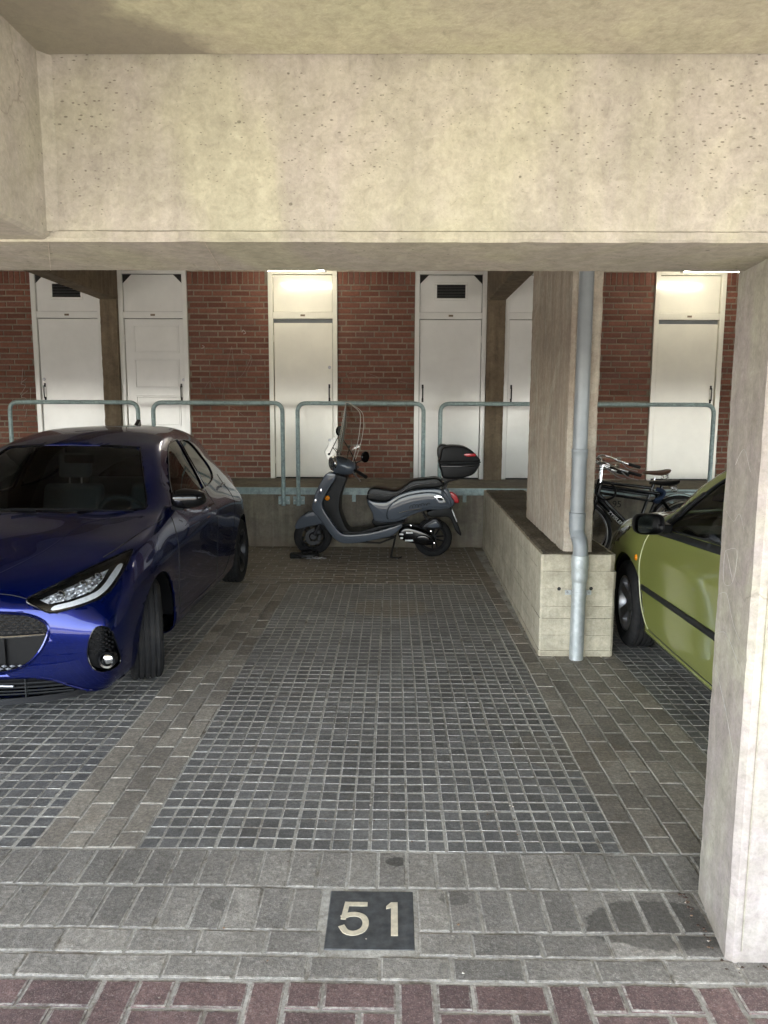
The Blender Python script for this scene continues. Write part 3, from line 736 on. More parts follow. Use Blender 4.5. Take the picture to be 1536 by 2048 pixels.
# ------------------------------------------------------------------ storeroom doors
def door(x0, x1, label, mat='white', handle='r', vent=False, corners=False, panels=False, gap=False, locks=()):
    cx = (x0 + x1) / 2; hw = (x1 - x0) / 2
    d = empty('storeroom_door', (cx, WY, PZ), 0, label, 'door', 'storeroom doors')
    J = .062; TB = 2.105; FT = 2.715
    f = MB()
    f.box(-hw, -hw + J, -.035, .12, .004, FT); f.box(hw - J, hw, -.035, .12, .004, FT)
    f.box(-hw + J, hw - J, -.034, .12, FT - .045, FT - .001); f.box(-hw + J, hw - J, -.030, .12, TB, TB + .085)
    f.build('door_frame', mat, d, 0, .005)
    b_ = MB(); b_.box(-hw + .01, hw - .01, .075, .11, .0, FT - .01); b_.build('rebate', 'dark', d, 0)
    MB().box(-hw + J + .006, hw - J - .006, .004, .05, TB + .091, FT - .051).build('transom_panel', mat, d, 0, .003)
    lt = TB - (.052 if gap else .007)
    lf = MB().box(-hw + J + .006, hw - J - .006, .000, .045, .022, lt).build('door_leaf', mat, d, 0, .004)
    if gap: MB().box(-hw + J + .004, hw - J - .004, .025, .06, lt + .004, TB - .003).build('door_closer_slot', 'pvc', d, 0)
    if panels:
        for (za, zb) in ((.22, .56), (.70, 1.10), (1.20, 1.58), (1.66, 2.02)):
            fr = MB(); xa, xb = -hw + J + .12, hw - J - .065
            for (a, b2, c_, e_) in ((xa, xb, za, za + .016), (xa, xb, zb - .016, zb), (xa, xa + .016, za + .0165, zb - .0165), (xb - .016, xb, za + .0165, zb - .0165)): fr.box(a, b2, -.009, .01, c_, e_)
            fr.build('panel_moulding', mat, lf, 0, .003)
            MB().box(xa + .022, xb - .022, -.0045, .01, za + .022, zb - .022).build('panel', mat, lf, 0, .003)
    if vent:
        vx = -.0; v = MB(); a, b2, c_, e_ = -.215, .215, 2.345, 2.575
        for bx in ((a, b2, c_, c_ + .03), (a, b2, e_ - .03, e_), (a, a + .03, c_ + .031, e_ - .031), (b2 - .03, b2, c_ + .031, e_ - .031)): v.box(bx[0], bx[1], -.012, .004, bx[2], bx[3])
        vo = v.build('vent_grille', mat, d, 0, .003)
        MB().box(a + .03, b2 - .03, -.002, .003, c_ + .03, e_ - .03).build('vent_opening', 'black', vo, 0)
        for k in range(8):
            z = c_ + .042 + k * .0195
            MB().add([(a + .031, -.004, z + .008), (b2 - .031, -.004, z + .008), (b2 - .031, -.013, z), (a + .031, -.013, z), (a + .031, -.003, z + .0095), (b2 - .031, -.003, z + .0095), (b2 - .031, -.0125, z + .0015), (a + .031, -.0125, z + .0015)],
                     [(0, 1, 2, 3), (7, 6, 5, 4), (3, 2, 6, 7), (0, 4, 5, 1), (0, 3, 7, 4), (1, 5, 6, 2)]).build('slat', 'alu', vo, 0)
    if corners:
        for s_ in (-1, 1):
            xx = s_ * (hw - J - .002); z = FT - .047
            MB().prism([(xx, z), (xx - s_ * .115, z), (xx, z - .115)], 'y', -.006, .003).build('corner_plate', 'iron', d, 0)
    hx = (hw - J - .05) * (1 if handle == 'r' else -1)
    h = MB(); hz = 1.145
    h.tube(fillet([(hx, .0, hz - .085), (hx, -.035, hz - .08), (hx, -.038, hz + .08), (hx, .0, hz + .085)], .02), .0085, 8)
    h.box(hx - .012, hx + .012, -.004, .001, hz - .115, hz - .065); h.box(hx - .012, hx + .012, -.004, .001, hz + .065, hz + .115)
    h.build('handle', 'chrome' if handle == 'l2' else 'iron', lf, 30)
    for hz_ in (.25, 1.05, 1.85):
        xh = -hx / abs(hx) * (hw - J + .002)
        MB().tube([(xh, -.006, hz_ - .045), (xh, -.006, hz_ + .045)], .0085, 8).build('hinge', mat, d, 40)
    for (lx, lz) in locks:
        MB().lathe([(.0, -.008), (.018, -.008), (.021, -.004), (.021, .001)], 20, 'y', (lx, 0, lz)).build('lock', 'alu', lf, 30)
    MB().box(-.03, .03, -.033, -.0295, TB + .03, TB + .055).build('number_plate', 'pilas', d, 0, .002)
    return d
hwD = .46
d1 = door(*D1, 'white door with vent grille in its transom, leftmost of the row', 'white', 'l', True, True, False, False, [(-.36, 1.31)])
door(*D2, 'white panelled door with four recessed panels, right of the left pilaster', 'white', 'r', False, True, True, False, [(.37, 1.31)])
door(*D3, 'white door tinted warm for the lit lamp above it, between the two brick piers left of centre', 'cream', 'r', False, False, False, True, [(.345, 1.48), (.345, .52)])
door(*D4, 'white door with vent grille in its transom, behind the scooter top box', 'white', 'l', True, True)
door(*D5, 'white door half hidden behind the thick concrete column', 'white', 'l')
door(*D6, 'white door tinted warm for the right lamp above it, rightmost of the row, behind the bicycles', 'cream', 'r', False, False, False, True)

# ------------------------------------------------------------------ lamps over the walkway
for (xa, lab) in ((-1.55, 'lit fluorescent lamp above the left lamp tinted door, peeping under the front beam'), (3.52, 'lit fluorescent lamp above the rightmost lamp tinted door, beside the pale pillar')):
    L = empty('fluorescent_lamp', (xa + .36, 9.5, 3.5), 0, lab, 'lamp', 'lamps over the walkway')
    MB().box(-.38, .38, -.06, .06, -.14, 0).build('housing', 'white', L, 0, .008)
    MB().tube([(-.34, 0, -.175), (.34, 0, -.175)], .019, 12).build('tube', 'tube', L, 30)
    e_ = MB(); e_.box(-.372, -.341, -.03, .03, -.20, -.138); e_.box(.341, .372, -.03, .03, -.20, -.138); e_.build('lampholder', 'white', L, 0, .004)

# ------------------------------------------------------------------ guard rails on the walkway edge
RY, RT = 8.775, 1.70
for (xa, xb, lab) in ((-4.484, -2.935, 'teal tubular guard rail behind the blue car, leftmost of the row'), (-2.807, -1.253, 'teal tubular guard rail in front of the panelled door, second from the left'), (-1.126, .387, 'teal tubular guard rail directly behind the scooter windscreen'),
                      (.532, 2.07, 'teal tubular guard rail passing behind the thick concrete column'), (2.20, 3.735, 'teal tubular guard rail above the bicycles at the right')):
    g = empty('guard_rail', ((xa + xb) / 2, RY, .5), 0, lab, 'railing', 'guard rails along the walkway')
    hw = (xb - xa) / 2; r = .0245
    MB().tube(fillet([(-hw + r, 0, .0), (-hw + r, 0, RT - .5), (hw - r, 0, RT - .5), (hw - r, 0, 0)], .11, 8), r, 14).build('rail_tube', 'teal', g, 40)
    for s_ in (-1, 1):
        x_ = s_ * (hw - r); m = MB(); m.box(x_ - .068, x_ + .068, .042, .0585, .01, .105)
        m.box(x_ - .02, x_ + .02, .0, .045, .03, .09)
        bp = m.build('base_plate', 'teal', g, 0, .003)
        for q in (-.05, .05): MB().lathe([(0, -.01), (.008, -.01), (.009, 0)], 6, 'y', (x_ + q, .042, .058)).build('bolt', 'galv', bp, 0)

# ------------------------------------------------------------------ plinth, thick column and drain pipe
BT = .695
def bx(y): return .985 + (y - 4.84) * .025
pt = empty('concrete_plinth', (1.23, 4.84, 0), 0, 'long low board-marked concrete plinth carrying the thick column', 'plinth')
rs = random.Random(3); zz = 0.0; hs = [.045, .105, .115, .082, .118, .118, .112]
for i, h_ in enumerate(hs):
    e_ = rs.uniform(-.0025, .0025); z0 = zz; z1 = zz + h_ - .0016; zz += h_
    y0 = 4.842 + e_
    poly = [(bx(y0) + .012, y0), (bx(y0) + .475, y0), (bx(y0) + .492, y0 + .012), (bx(8.82) + .49, 8.82), (bx(8.82) + e_, 8.82), (bx(y0) + e_, y0 + .012)]
    if i == len(hs) - 1: poly[1:3] = [(bx(y0) + .455, y0), (bx(y0) + .488, y0 + .03)]
    o = rough_prism([(x - 1.23, y - 4.84) for x, y in poly], z0 if i else -.03, z1, .036, .0022, .009 if i == len(hs) - 1 else .003, i * 3.1, i == len(hs) - 1).build('board_course', 'block', pt, 32)
for (u_, z_) in ((-.125, .465), (.085, .468)): MB().lathe([(0, -.001), (.012, -.001), (.012, .004)], 14, 'y', (u_, .0, z_)).build('form_tie_hole', 'ink', pt, 0)
crust = MB(); k0 = 0
NX, NY = 16, 110
for j in range(NY + 1):
    for i in range(NX + 1):
        y = 4.853 + (8.80 - 4.853) * j / NY; x = bx(y) + .008 + .474 * i / NX
        h_ = .004 + .012 * max(0, mnoise.noise(Vector((x * 14, y * 14, 1)))) + .006 * random.random()
        if i in (0, NX) or j in (0, NY): h_ = -.004
        crust.v.append((x - 1.23, y - 4.84, BT - .002 + h_))
for j in range(NY):
    for i in range(NX): a = j * (NX + 1) + i; crust.f.append((a, a + 1, a + NX + 2, a + NX + 1))
crust.build('dirt_crust', 'debris', pt, 0)
co = rough_prism([(1.162, 4.892), (1.318, 4.892), (1.328, 4.902), (1.362, 6.52), (1.178, 6.52), (1.138, 4.918)], BT - .01, 3.52, .03, .003, .007, 11.0, False).build('concrete_column', 'col', None, 32)
tag(co, 'thick weathered concrete column standing on the plinth, drain pipe on its face', 'column')
pp = empty('drain_pipe', (1.222, 4.79, 0), 0, 'grey plastic and galvanised drain pipe running down the thick column', 'drain pipe')
MB().tube([(-.016, .052, .93), (-.016, .052, 3.5)], .0465, 24).build('plastic_pipe', 'pvc', pp, 40)
m = MB()
for z_ in (1.375,): m.lathe([(.0462, -.05), (.0505, -.05), (.0505, -.012), (.052, -.010), (.052, .008), (.0505, .01), (.0462, .012)], 24, 'z', (-.016, .052, z_), False)
m.build('pipe_socket', 'pvc', pp, 40)
m = MB(); m.lathe([(.046, -.09), (.051, -.09), (.051, -.012), (.053, -.010), (.053, .006), (.051, .008), (.046, .01)], 24, 'z', (-.016, .052, .965), False)
m.build('pipe_socket', 'pvc', pp, 40)
MB().tube(fillet([(-.016, .052, .90), (-.016, .052, .85), (.0, .0, .77), (.0, .0, .69)], .05, 6), .0475, 24, False).build('elbow', 'pvc', pp, 50)
m = MB(); m.lathe([(.050, -.005), (.053, -.003), (.053, .002), (.050, .005)], 24, 'z', (-.008, .026, .812), False); m.build('elbow_ring', 'pvc', pp, 40)
m = MB(); m.lathe([(.0445, .52), (.052, .545), (.0535, .575), (.051, .60), (.0535, .61), (.056, .63), (.056, .655), (.0545, .70), (.050, .702), (.048, .66)], 28, 'z', (0, 0, 0), False); m.build('steel_socket', 'galv', pp, 40)
MB().lathe([(.0455, -.02), (.0455, .55)], 28, 'z', (0, 0, 0)).build('steel_pipe', 'galv', pp, 40)
m = MB(); m.lathe([(.046, .435), (.0495, .435), (.0495, .463), (.046, .463)], 28, 'z', (0, 0, 0), False)
for s_ in (-1, 1): m.box(min(s_ * .046, s_ * .085), max(s_ * .046, s_ * .085), .012, .018, .434, .464)
cl = m.build('pipe_clip', 'galv', pp, 40)
for s_ in (-1, 1): MB().lathe([(0, -.006), (.007, -.006), (.008, 0)], 10, 'y', (s_ * .07, .012, .449)).build('clip_screw', 'alu', cl, 0)

# ================================================================== CARS
def pchip1(v, n):
    """v: (k, ...) control values; returns dense samples, n per interval (monotone, no overshoot)"""
    v = np.asarray(v, float); d = np.diff(v, axis=0); m = np.zeros_like(v)
    a, b = d[:-1], d[1:]; s = (a * b) > 0
    m[1:-1] = np.where(s, 2 * a * b / np.where(np.abs(a + b) < 1e-9, 1, a + b), 0)
    m[0], m[-1] = d[0], d[-1]
    out = []
    for i in range(len(v) - 1):
        for j in range(n):
            t = j / n; h00 = 2 * t ** 3 - 3 * t * t + 1; h10 = t ** 3 - 2 * t * t + t; h01 = -2 * t ** 3 + 3 * t * t; h11 = t ** 3 - t * t
            out.append(h00 * v[i] + h10 * m[i] + h01 * v[i + 1] + h11 * m[i + 1])
    out.append(v[-1]); return np.array(out)

def inside(poly, a, b):
    c = False; n = len(poly); j = n - 1
    for i in range(n):
        (x1, y1), (x2, y2) = poly[i], poly[j]
        if (y1 > b) != (y2 > b) and a < (x2 - x1) * (b - y1) / (y2 - y1) + x1: c = not c
        j = i
    return c

class Shell:
    """half body (x >= 0) lofted from a control net; regions are cut out of it along drawn outlines"""
    def __init__(s, net, ns=7, nr=6):
        C = np.array(net, float)
        rf = np.array([-1, 1, 1])
        C = np.concatenate([C[:, 1:2] * rf, C, C[:, -2:-1] * rf], 1)
        C = np.concatenate([C[1:2] * rf, C, C[-2:-1] * rf], 0)
        A = pchip1(C, ns)[ns:-ns]
        B = pchip1(np.swapaxes(A, 0, 1), nr)[nr:-nr]
        s.G = np.swapaxes(B, 0, 1); s.ns, s.nr = ns, nr
        s.G[..., 0] = np.maximum(s.G[..., 0], 0)
        s.bm = bmesh.new(); ni, nj = s.G.shape[:2]
        V = [[s.bm.verts.new(s.G[i, j]) for j in range(nj)] for i in range(ni)]
        for i in range(ni - 1):
            for j in range(nj - 1): s.bm.faces.new((V[i][j], V[i + 1][j], V[i + 1][j + 1], V[i][j + 1]))
        bmesh.ops.remove_doubles(s.bm, verts=s.bm.verts[:], dist=.0008)
        bmesh.ops.dissolve_degenerate(s.bm, edges=s.bm.edges[:], dist=.0004)
        bmesh.ops.recalc_face_normals(s.bm, faces=s.bm.faces[:])
        s.bm.normal_update()
        f = max(s.bm.faces, key=lambda f: f.calc_center_median().x)
        if f.normal.x < 0:
            bmesh.ops.reverse_faces(s.bm, faces=s.bm.faces[:]); s.bm.normal_update()
        s.full = s.bm.copy()
        s.bvh = BVHTree.FromBMesh(s.full)
    def cut(s, bm, poly, axis, filt):
        ia = 0 if axis == 'y' else 1
        def ok(f):
            c = f.calc_center_median(); return filt(c, f.normal)
        cand = {f for f in bm.faces if ok(f)}
        n = len(poly)
        for k in range(n):
            (a1, b1), (a2, b2) = poly[k], poly[(k + 1) % n]
            lo_a, hi_a, lo_b, hi_b = min(a1, a2) - .002, max(a1, a2) + .002, min(b1, b2) - .002, max(b1, b2) + .002
            fs = []
            for f in cand:
                if not f.is_valid: continue
                aa = [v.co[ia] for v in f.verts]; bb = [v.co.z for v in f.verts]
                if max(aa) > lo_a and min(aa) < hi_a and max(bb) > lo_b and min(bb) < hi_b: fs.append(f)
            if not fs: continue
            no = Vector((b2 - b1, 0, -(a2 - a1))) if axis == 'y' else Vector((0, b2 - b1, -(a2 - a1)))
            co = Vector((a1, 0, b1)) if axis == 'y' else Vector((0, a1, b1))
            if no.length < 1e-6: continue
            geom = set(fs)
            for f in fs: geom.update(f.edges); geom.update(f.verts)
            r = bmesh.ops.bisect_plane(bm, geom=list(geom), dist=1e-5, plane_co=co, plane_no=no)
            cand = {f for f in cand if f.is_valid} | {g for g in r['geom'] if isinstance(g, bmesh.types.BMFace)}
        out = []
        for f in cand:
            if f.is_valid:
                c = f.calc_center_median()
                if inside(poly, c[ia], c.z): out.append(f)
        return out
    def hole(s, poly, axis, filt):
        fs = s.cut(s.bm, poly, axis, filt)
        bmesh.ops.delete(s.bm, geom=fs, context='FACES')
    def patch(s, poly, axis, filt, off):
        bm = s.full.copy(); bm.normal_update()
        fs = s.cut(bm, poly, axis, filt); bm.normal_update()
        idx, vs, out = {}, [], []
        for f in fs:
            q = []
            for v in f.verts:
                if v not in idx: idx[v] = len(vs); vs.append(v.co + v.normal * off)
                q.append(idx[v])
            out.append(tuple(q))
        bm.free()
        return [tuple(v) for v in vs], out
    def hit(s, a, b, axis):
        if axis == 'y': r = s.bvh.ray_cast(Vector((a, -2, b)), Vector((0, 1, 0)))
        else: r = s.bvh.ray_cast(Vector((3, a, b)), Vector((-1, 0, 0)))
        return (r[0], r[1]) if r[0] is not None else (None, None)
    def line(s, pts, axis, off=.001, n=6):
        out = []
        for a, b in spline(pts, n):
            p, nn = s.hit(a, b, axis)
            if p is not None: out.append(tuple(p + nn * off))
        return out

def mirror_mesh(vs, fs):
    return [(-x, y, z) for x, y, z in vs], [tuple(reversed(f)) for f in fs]
def mesh_from(name, vs, fs, weld=False):
    me = bpy.data.meshes.new(name); me.from_pydata(vs, [], fs); me.update()
    if weld:
        bm = bmesh.new(); bm.from_mesh(me); bmesh.ops.remove_doubles(bm, verts=bm.verts[:], dist=.0006); bm.to_mesh(me); bm.free()
    return me
def thick(o, t):
    md = o.modifiers.new('thickness', 'SOLIDIFY'); md.thickness = t; md.offset = -1; return o

def patch_parts(sh, name, mat, parent, poly, axis, filt, off, th=.0, both=True, centre=False, smooth=35):
    vs, fs = sh.patch(poly, axis, filt, off)
    if not fs: return None
    res = []
    v2, f2 = mirror_mesh(vs, fs)
    if centre:
        k = len(vs); o = link(name, mesh_from(name, vs + v2, fs + [tuple(i + k for i in f) for f in f2], True), mat, parent, smooth); res.append(o)
    else:
        res.append(link(name, mesh_from(name, vs, fs), mat, parent, smooth))
        if both: res.append(link(name, mesh_from(name, v2, f2), mat, parent, smooth))
    if th:
        for o in res: thick(o, th)
    return res

def line_parts(name, mat, parent, pts, r, both=True, seg=6):
    if len(pts) < 2: return
    MB().tube(pts, r, seg).build(name, mat, parent, 40)
    if both: MB().tube([(-x, y, z) for x, y, z in pts], r, seg).build(name, mat, parent, 40)

def make_wheel(parent, c, R, W, side, rimR, rim_mat, spokes=5, steer=0.0, seed=0):
    wh = bpy.data.objects.new('wheel', None); COL.objects.link(wh); wh.parent = parent; wh.location = c; wh.rotation_euler = (seed, 0, 0)
    wh.rotation_mode = 'ZYX' if False else 'XYZ'; wh.rotation_euler = (seed, 0, steer); wh.empty_display_size = .1
    h = W / 2; s = side
    prof = [(rimR - .012, -h * .80), (rimR + .004, -h * .94), (rimR + .05, -h), (R - .035, -h * .97), (R - .012, -h * .86), (R - .003, -h * .74)]
    for g in (-.52, -.17, .17, .52):
        prof += [(R - .001, h * g - .0055), (R - .011, h * g - .0045), (R - .011, h * g + .0045), (R - .001, h * g + .0055)]
    prof += [(R - .003, h * .74), (R - .012, h * .86), (R - .035, h * .97), (rimR + .05, h), (rimR + .004, h * .94), (rimR - .012, h * .80)]
    seg = 132; mb = MB(); N = len(prof)
    for (r, x) in prof:
        for j in range(seg):
            a = 2 * math.pi * j / seg
            rr = r - (.0035 if (j % 3 == 0 and r > R - .02 and abs(x) > h * .56) else 0)
            mb.v.append((x, rr * math.cos(a), rr * math.sin(a)))
    for i in range(N - 1):
        for j in range(seg): mb.f.append((i * seg + j, i * seg + (j + 1) % seg, (i + 1) * seg + (j + 1) % seg, (i + 1) * seg + j))
    mb.build('tyre', 'tyre', wh, 28)
    rim = MB(); rim.lathe([(rimR - .02, -h * .85), (rimR - .005, -h * .8), (rimR - .03, -h * .3), (rimR - .03, h * .4), (rimR - .004, h * .80), (rimR + .004, h * .86), (rimR - .012, h * .90), (rimR - .022, h * .84), (rimR - .04, h * .3), (rimR - .04, -h * .7)], 48, 'x', (0, 0, 0), False)
    if s < 0: rim.v = [(-x, y, z) for x, y, z in rim.v]
    rim.build('rim', rim_mat, wh, 35)
    sp = MB()
    for k in range(spokes):
        a = 2 * math.pi * k / spokes
        def P(r, t, x): return (s * x, r * math.cos(a) - t * math.sin(a), r * math.sin(a) + t * math.cos(a))
        r0, r1 = .04, rimR - .015; x0, x1 = h * .55, h * .78
        vs = [P(r0, -.03, x0), P(r0, .03, x0), P(r1, .042, x1), P(r1, -.042, x1), P(r0, -.035, x0 - .03), P(r0, .035, x0 - .03), P(r1, .048, x1 - .03), P(r1, -.048, x1 - .03)]
        sp.add(vs, [(0, 1, 2, 3), (4, 7, 6, 5), (0, 4, 5, 1), (1, 5, 6, 2), (2, 6, 7, 3), (3, 7, 4, 0)])
    sp.lathe([(.0, s * h * .68), (.03, s * h * .68), (.062, s * h * .56), (.065, s * h * .3), (0, s * h * .3)], 24, 'x', (0, 0, 0), False)
    sp.build('spokes', rim_mat, wh, 35, .004)
    MB().lathe([(.0, -.01), (rimR - .06, -.01), (rimR - .06, .01), (0, .01)], 32, 'x', (s * .005, 0, 0), False).build('brake_disc', 'dalloy', wh, 30)
    return wh

def seat(parent, x, y, mat='seat'):
    m = MB()
    m.prism([(y - .30, .32), (y + .22, .30), (y + .24, .44), (y - .28, .50), (y - .33, .44)], 'x', x - .24, x + .24)
    m.prism([(y + .14, .42), (y + .26, .40), (y + .44, .98), (y + .40, 1.02), (y + .33, 1.0)], 'x', x - .235, x + .235)
    o = m.build('seat', mat, parent, 35, .04, 3)
    h = MB().prism([(y + .36, 1.06), (y + .45, 1.07), (y + .47, 1.24), (y + .43, 1.27), (y + .38, 1.25)], 'x', x - .13, x + .13).build('headrest', mat, o, 35, .03, 3)
    MB().tube([(x - .05, y + .40, 1.0), (x - .05, y + .41, 1.08)], .007, 6).tube([(x + .05, y + .40, 1.0), (x + .05, y + .41, 1.08)], .007, 6).build('headrest_post', 'alu', o, 30)

def cabin(root, wheel_x, k=1.0):
    seat(root, .36 * k, 2.15); seat(root, -.36 * k, 2.15)
    m = MB().prism([(2.95, .35), (3.35, .35), (3.5, .98), (3.36, 1.0), (3.2, .55), (2.95, .5)], 'x', -.58, .58).build('rear_bench', 'seat', root, 35, .03, 2)
    MB().prism([(1.10, .55), (1.10, .88), (1.30, .925), (1.52, .90), (1.56, .80), (1.50, .55)], 'x', -.66, .66).build('dashboard', 'black', root, 35, .03, 2)
    st = MB(); c = Vector((wheel_x, 1.66, .86)); ax = Vector((0, .86, .5)).normalized(); u = Vector((1, 0, 0)); v = ax.cross(u)
    st.tube([c + (u * math.cos(a) + v * math.sin(a)) * .18 for a in [2 * math.pi * i / 36 for i in range(36)]], .014, 8, False, True)
    st.tube([c - u * .17, c, c + u * .17], .012, 6); st.tube([c, c - v * .17 if v.z > 0 else c + v * .17], .012, 6)
    st.tube([c - ax * .0, c - ax * .2], .035, 10)
    st.build('steering_wheel', 'seat', root, 40)
    MB().box(-.11, .11, 1.78, 1.80, 1.235, 1.295).build('rear_view_mirror', 'dark', root, 30, .01)

side = lambda x_min: (lambda c, n: c.x > x_min and n.x > .15)
front = lambda ymax, zmax=2: (lambda c, n: c.y < ymax and n.y < -.12 and c.z < zmax)

NET = [
 [(0,.10,.15),(0,.03,.15),(0,0,.18),(0,0,.30),(0,0,.48),(0,.01,.62),(0,.045,.70),(0,.06,.717),(0,.075,.725),(0,.09,.732),(0,.10,.737)],
 [(0,.15,.15),(.29,.05,.15),(.30,.015,.18),(.30,.01,.30),(.31,.012,.48),(.32,.03,.62),(.31,.075,.70),(.24,.10,.737),(.16,.12,.752),(.08,.135,.760),(0,.14,.763)],
 [(0,.25,.15),(.55,.11,.15),(.58,.075,.18),(.58,.06,.30),(.59,.065,.48),(.60,.10,.62),(.56,.19,.735),(.42,.23,.785),(.28,.25,.805),(.14,.265,.815),(0,.27,.818)],
 [(0,.40,.15),(.70,.20,.15),(.765,.17,.18),(.79,.16,.30),(.80,.17,.48),(.79,.24,.63),(.72,.36,.79),(.54,.40,.840),(.36,.42,.856),(.18,.435,.864),(0,.44,.867)],
 [(0,.50,.15),(.74,.40,.15),(.81,.40,.19),(.835,.38,.30),(.85,.38,.48),(.85,.42,.645),(.785,.52,.835),(.60,.56,.890),(.40,.58,.904),(.2,.59,.911),(0,.60,.914)],
 [(0,.80,.16),(.74,.80,.16),(.83,.80,.20),(.86,.80,.32),(.872,.80,.50),(.872,.80,.67),(.81,.80,.870),(.62,.80,.928),(.42,.80,.942),(.2,.80,.949),(0,.80,.952)],
 [(0,1.15,.16),(.74,1.15,.16),(.83,1.15,.20),(.85,1.15,.32),(.855,1.15,.50),(.86,1.15,.69),(.815,1.12,.905),(.735,1.10,.957),(.56,1.03,.968),(.30,.97,.978),(0,.94,.982)],
 [(0,1.50,.16),(.74,1.50,.16),(.83,1.50,.20),(.85,1.50,.32),(.855,1.50,.50),(.866,1.50,.76),(.805,1.50,.955),(.715,1.48,1.085),(.625,1.42,1.170),(.35,1.33,1.180),(0,1.30,1.184)],
 [(0,1.95,.16),(.74,1.95,.16),(.83,1.95,.20),(.85,1.95,.32),(.853,1.95,.50),(.866,1.95,.78),(.788,1.95,.970),(.680,1.93,1.19),(.53,1.85,1.378),(.30,1.76,1.390),(0,1.72,1.395)],
 [(0,2.30,.16),(.74,2.30,.16),(.83,2.30,.20),(.85,2.30,.32),(.853,2.30,.50),(.864,2.30,.79),(.772,2.30,.985),(.650,2.30,1.225),(.512,2.28,1.43),(.30,2.25,1.475),(0,2.25,1.487)],
 [(0,2.80,.16),(.74,2.80,.16),(.83,2.80,.20),(.85,2.80,.32),(.855,2.80,.50),(.856,2.80,.79),(.742,2.80,1.005),(.610,2.80,1.22),(.488,2.80,1.415),(.30,2.80,1.478),(0,2.80,1.492)],
 [(0,3.36,.17),(.74,3.36,.17),(.83,3.36,.21),(.858,3.36,.33),(.872,3.36,.50),(.858,3.36,.76),(.705,3.32,1.01),(.572,3.32,1.19),(.46,3.32,1.35),(.30,3.35,1.415),(0,3.38,1.43)],
 [(0,3.65,.19),(.70,3.65,.19),(.79,3.65,.23),(.82,3.65,.35),(.83,3.65,.50),(.775,3.65,.75),(.67,3.61,.99),(.55,3.60,1.10),(.44,3.60,1.21),(.28,3.65,1.26),(0,3.68,1.27)],
 [(0,3.80,.20),(.60,3.81,.20),(.66,3.84,.24),(.69,3.86,.35),(.70,3.87,.50),(.69,3.85,.78),(.64,3.80,.98),(.55,3.79,1.05),(.42,3.80,1.10),(.22,3.82,1.12),(0,3.84,1.12)],
 [(0,3.90,.20),(0,3.92,.20),(0,3.94,.25),(0,3.95,.35),(0,3.95,.50),(0,3.93,.78),(0,3.90,.96),(0,3.89,1.01),(0,3.88,1.04),(0,3.87,1.06),(0,3.86,1.08)]]

def arch(cy, R, cz=.30):
    return [(cy + R * math.cos(a), cz + R * math.sin(a)) for a in [math.pi * i / 22 for i in range(23)]] + [(cy - R, -.1), (cy + R, -.1)]

def finish_body(sh, root, paint, name='body'):
    vs = []; fs = []; idx = {}
    sh.bm.normal_update()
    for f in sh.bm.faces:
        q = []
        for v in f.verts:
            if v not in idx: idx[v] = len(vs); vs.append(tuple(v.co))
            q.append(idx[v])
        fs.append(tuple(q))
    v2, f2 = mirror_mesh(vs, fs); k = len(vs)
    o = link(name, mesh_from(name, vs + v2, fs + [tuple(i + k for i in f) for f in f2], True), paint, root, 32)
    thick(o, .012)
    # dark lining inside the cabin
    lv, lf, li = [], [], {}
    for f in sh.bm.faces:
        c = f.calc_center_median()
        if 1.0 < c.y < 3.75 and c.z > .45 and not (c.y < 1.2 and c.z < .9):
            q = []
            for v in f.verts:
                if v not in li: li[v] = len(lv); lv.append(tuple(v.co - v.normal * .02))
                q.append(li[v])
            lf.append(tuple(q))
    l2, lf2 = mirror_mesh(lv, lf); k = len(lv)
    link('cabin_lining', mesh_from('cabin_lining', lv + l2, lf + [tuple(i + k for i in f) for f in lf2], True), 'dark', root, 35)
    return o

def wells(root, axles, R, x0=.50, x1=.835):
    for cy in axles:
        for s_ in (-1, 1):
            mb = MB(); n = 20
            pr = [(cy + R * math.cos(math.pi * i / n), .29 + R * math.sin(math.pi * i / n)) for i in range(n + 1)]
            for x in (s_ * x0, s_ * x1): mb.v += [(x, a, b) for a, b in pr]
            for i in range(n): mb.f.append((i, i + 1, n + 2 + i, n + 1 + i))
            mb.f.append(tuple(range(n + 1)))
            mb.build('wheel_arch_liner', 'black', root, 40)

# ---------------------------------------------------------------- the blue hatchback
car = empty('parked_car', (-2.265, 3.62, 0), 0, 'dark blue hatchback parked nose out at the left, cut by the picture edge', 'car', 'parked cars')
sh = Shell(NET)
WS = [(-.02, .992), (.30, .990), (.52, .988), (.655, .990), (.672, 1.0), (.655, 1.05), (.60, 1.155), (.53, 1.265), (.478, 1.34), (.44, 1.358), (.2, 1.372), (-.02, 1.376)]
wsf = lambda c, n: .88 < c.y < 2.1 and c.z > .95 and n.y < -.2
SW1 = spline([(1.44, 1.0), (1.54, 1.075), (1.72, 1.205), (1.92, 1.315), (2.08, 1.368), (2.28, 1.385), (2.34, 1.37), (2.33, 1.2), (2.31, 1.03), (2.28, 1.0), (2.0, .993), (1.7, .985), (1.46, .985)], 3, True)
SW2 = spline([(2.42, 1.37), (2.60, 1.372), (2.74, 1.345), (2.86, 1.28), (2.93, 1.20), (2.95, 1.14), (2.90, 1.08), (2.80, 1.04), (2.6, 1.015), (2.42, 1.012), (2.385, 1.03), (2.385, 1.2), (2.395, 1.35)], 3, True)
GR = spline([(-.02, .612), (.22, .612), (.40, .602), (.49, .570), (.527, .525), (.515, .465), (.475, .395), (.41, .335), (.30, .300), (.15, .288), (-.02, .286)], 3)
LOW = [(-.02, .262), (.30, .265), (.46, .266), (.53, .250), (.62, .205), (.70, .165), (.66, .155), (-.02, .152)]
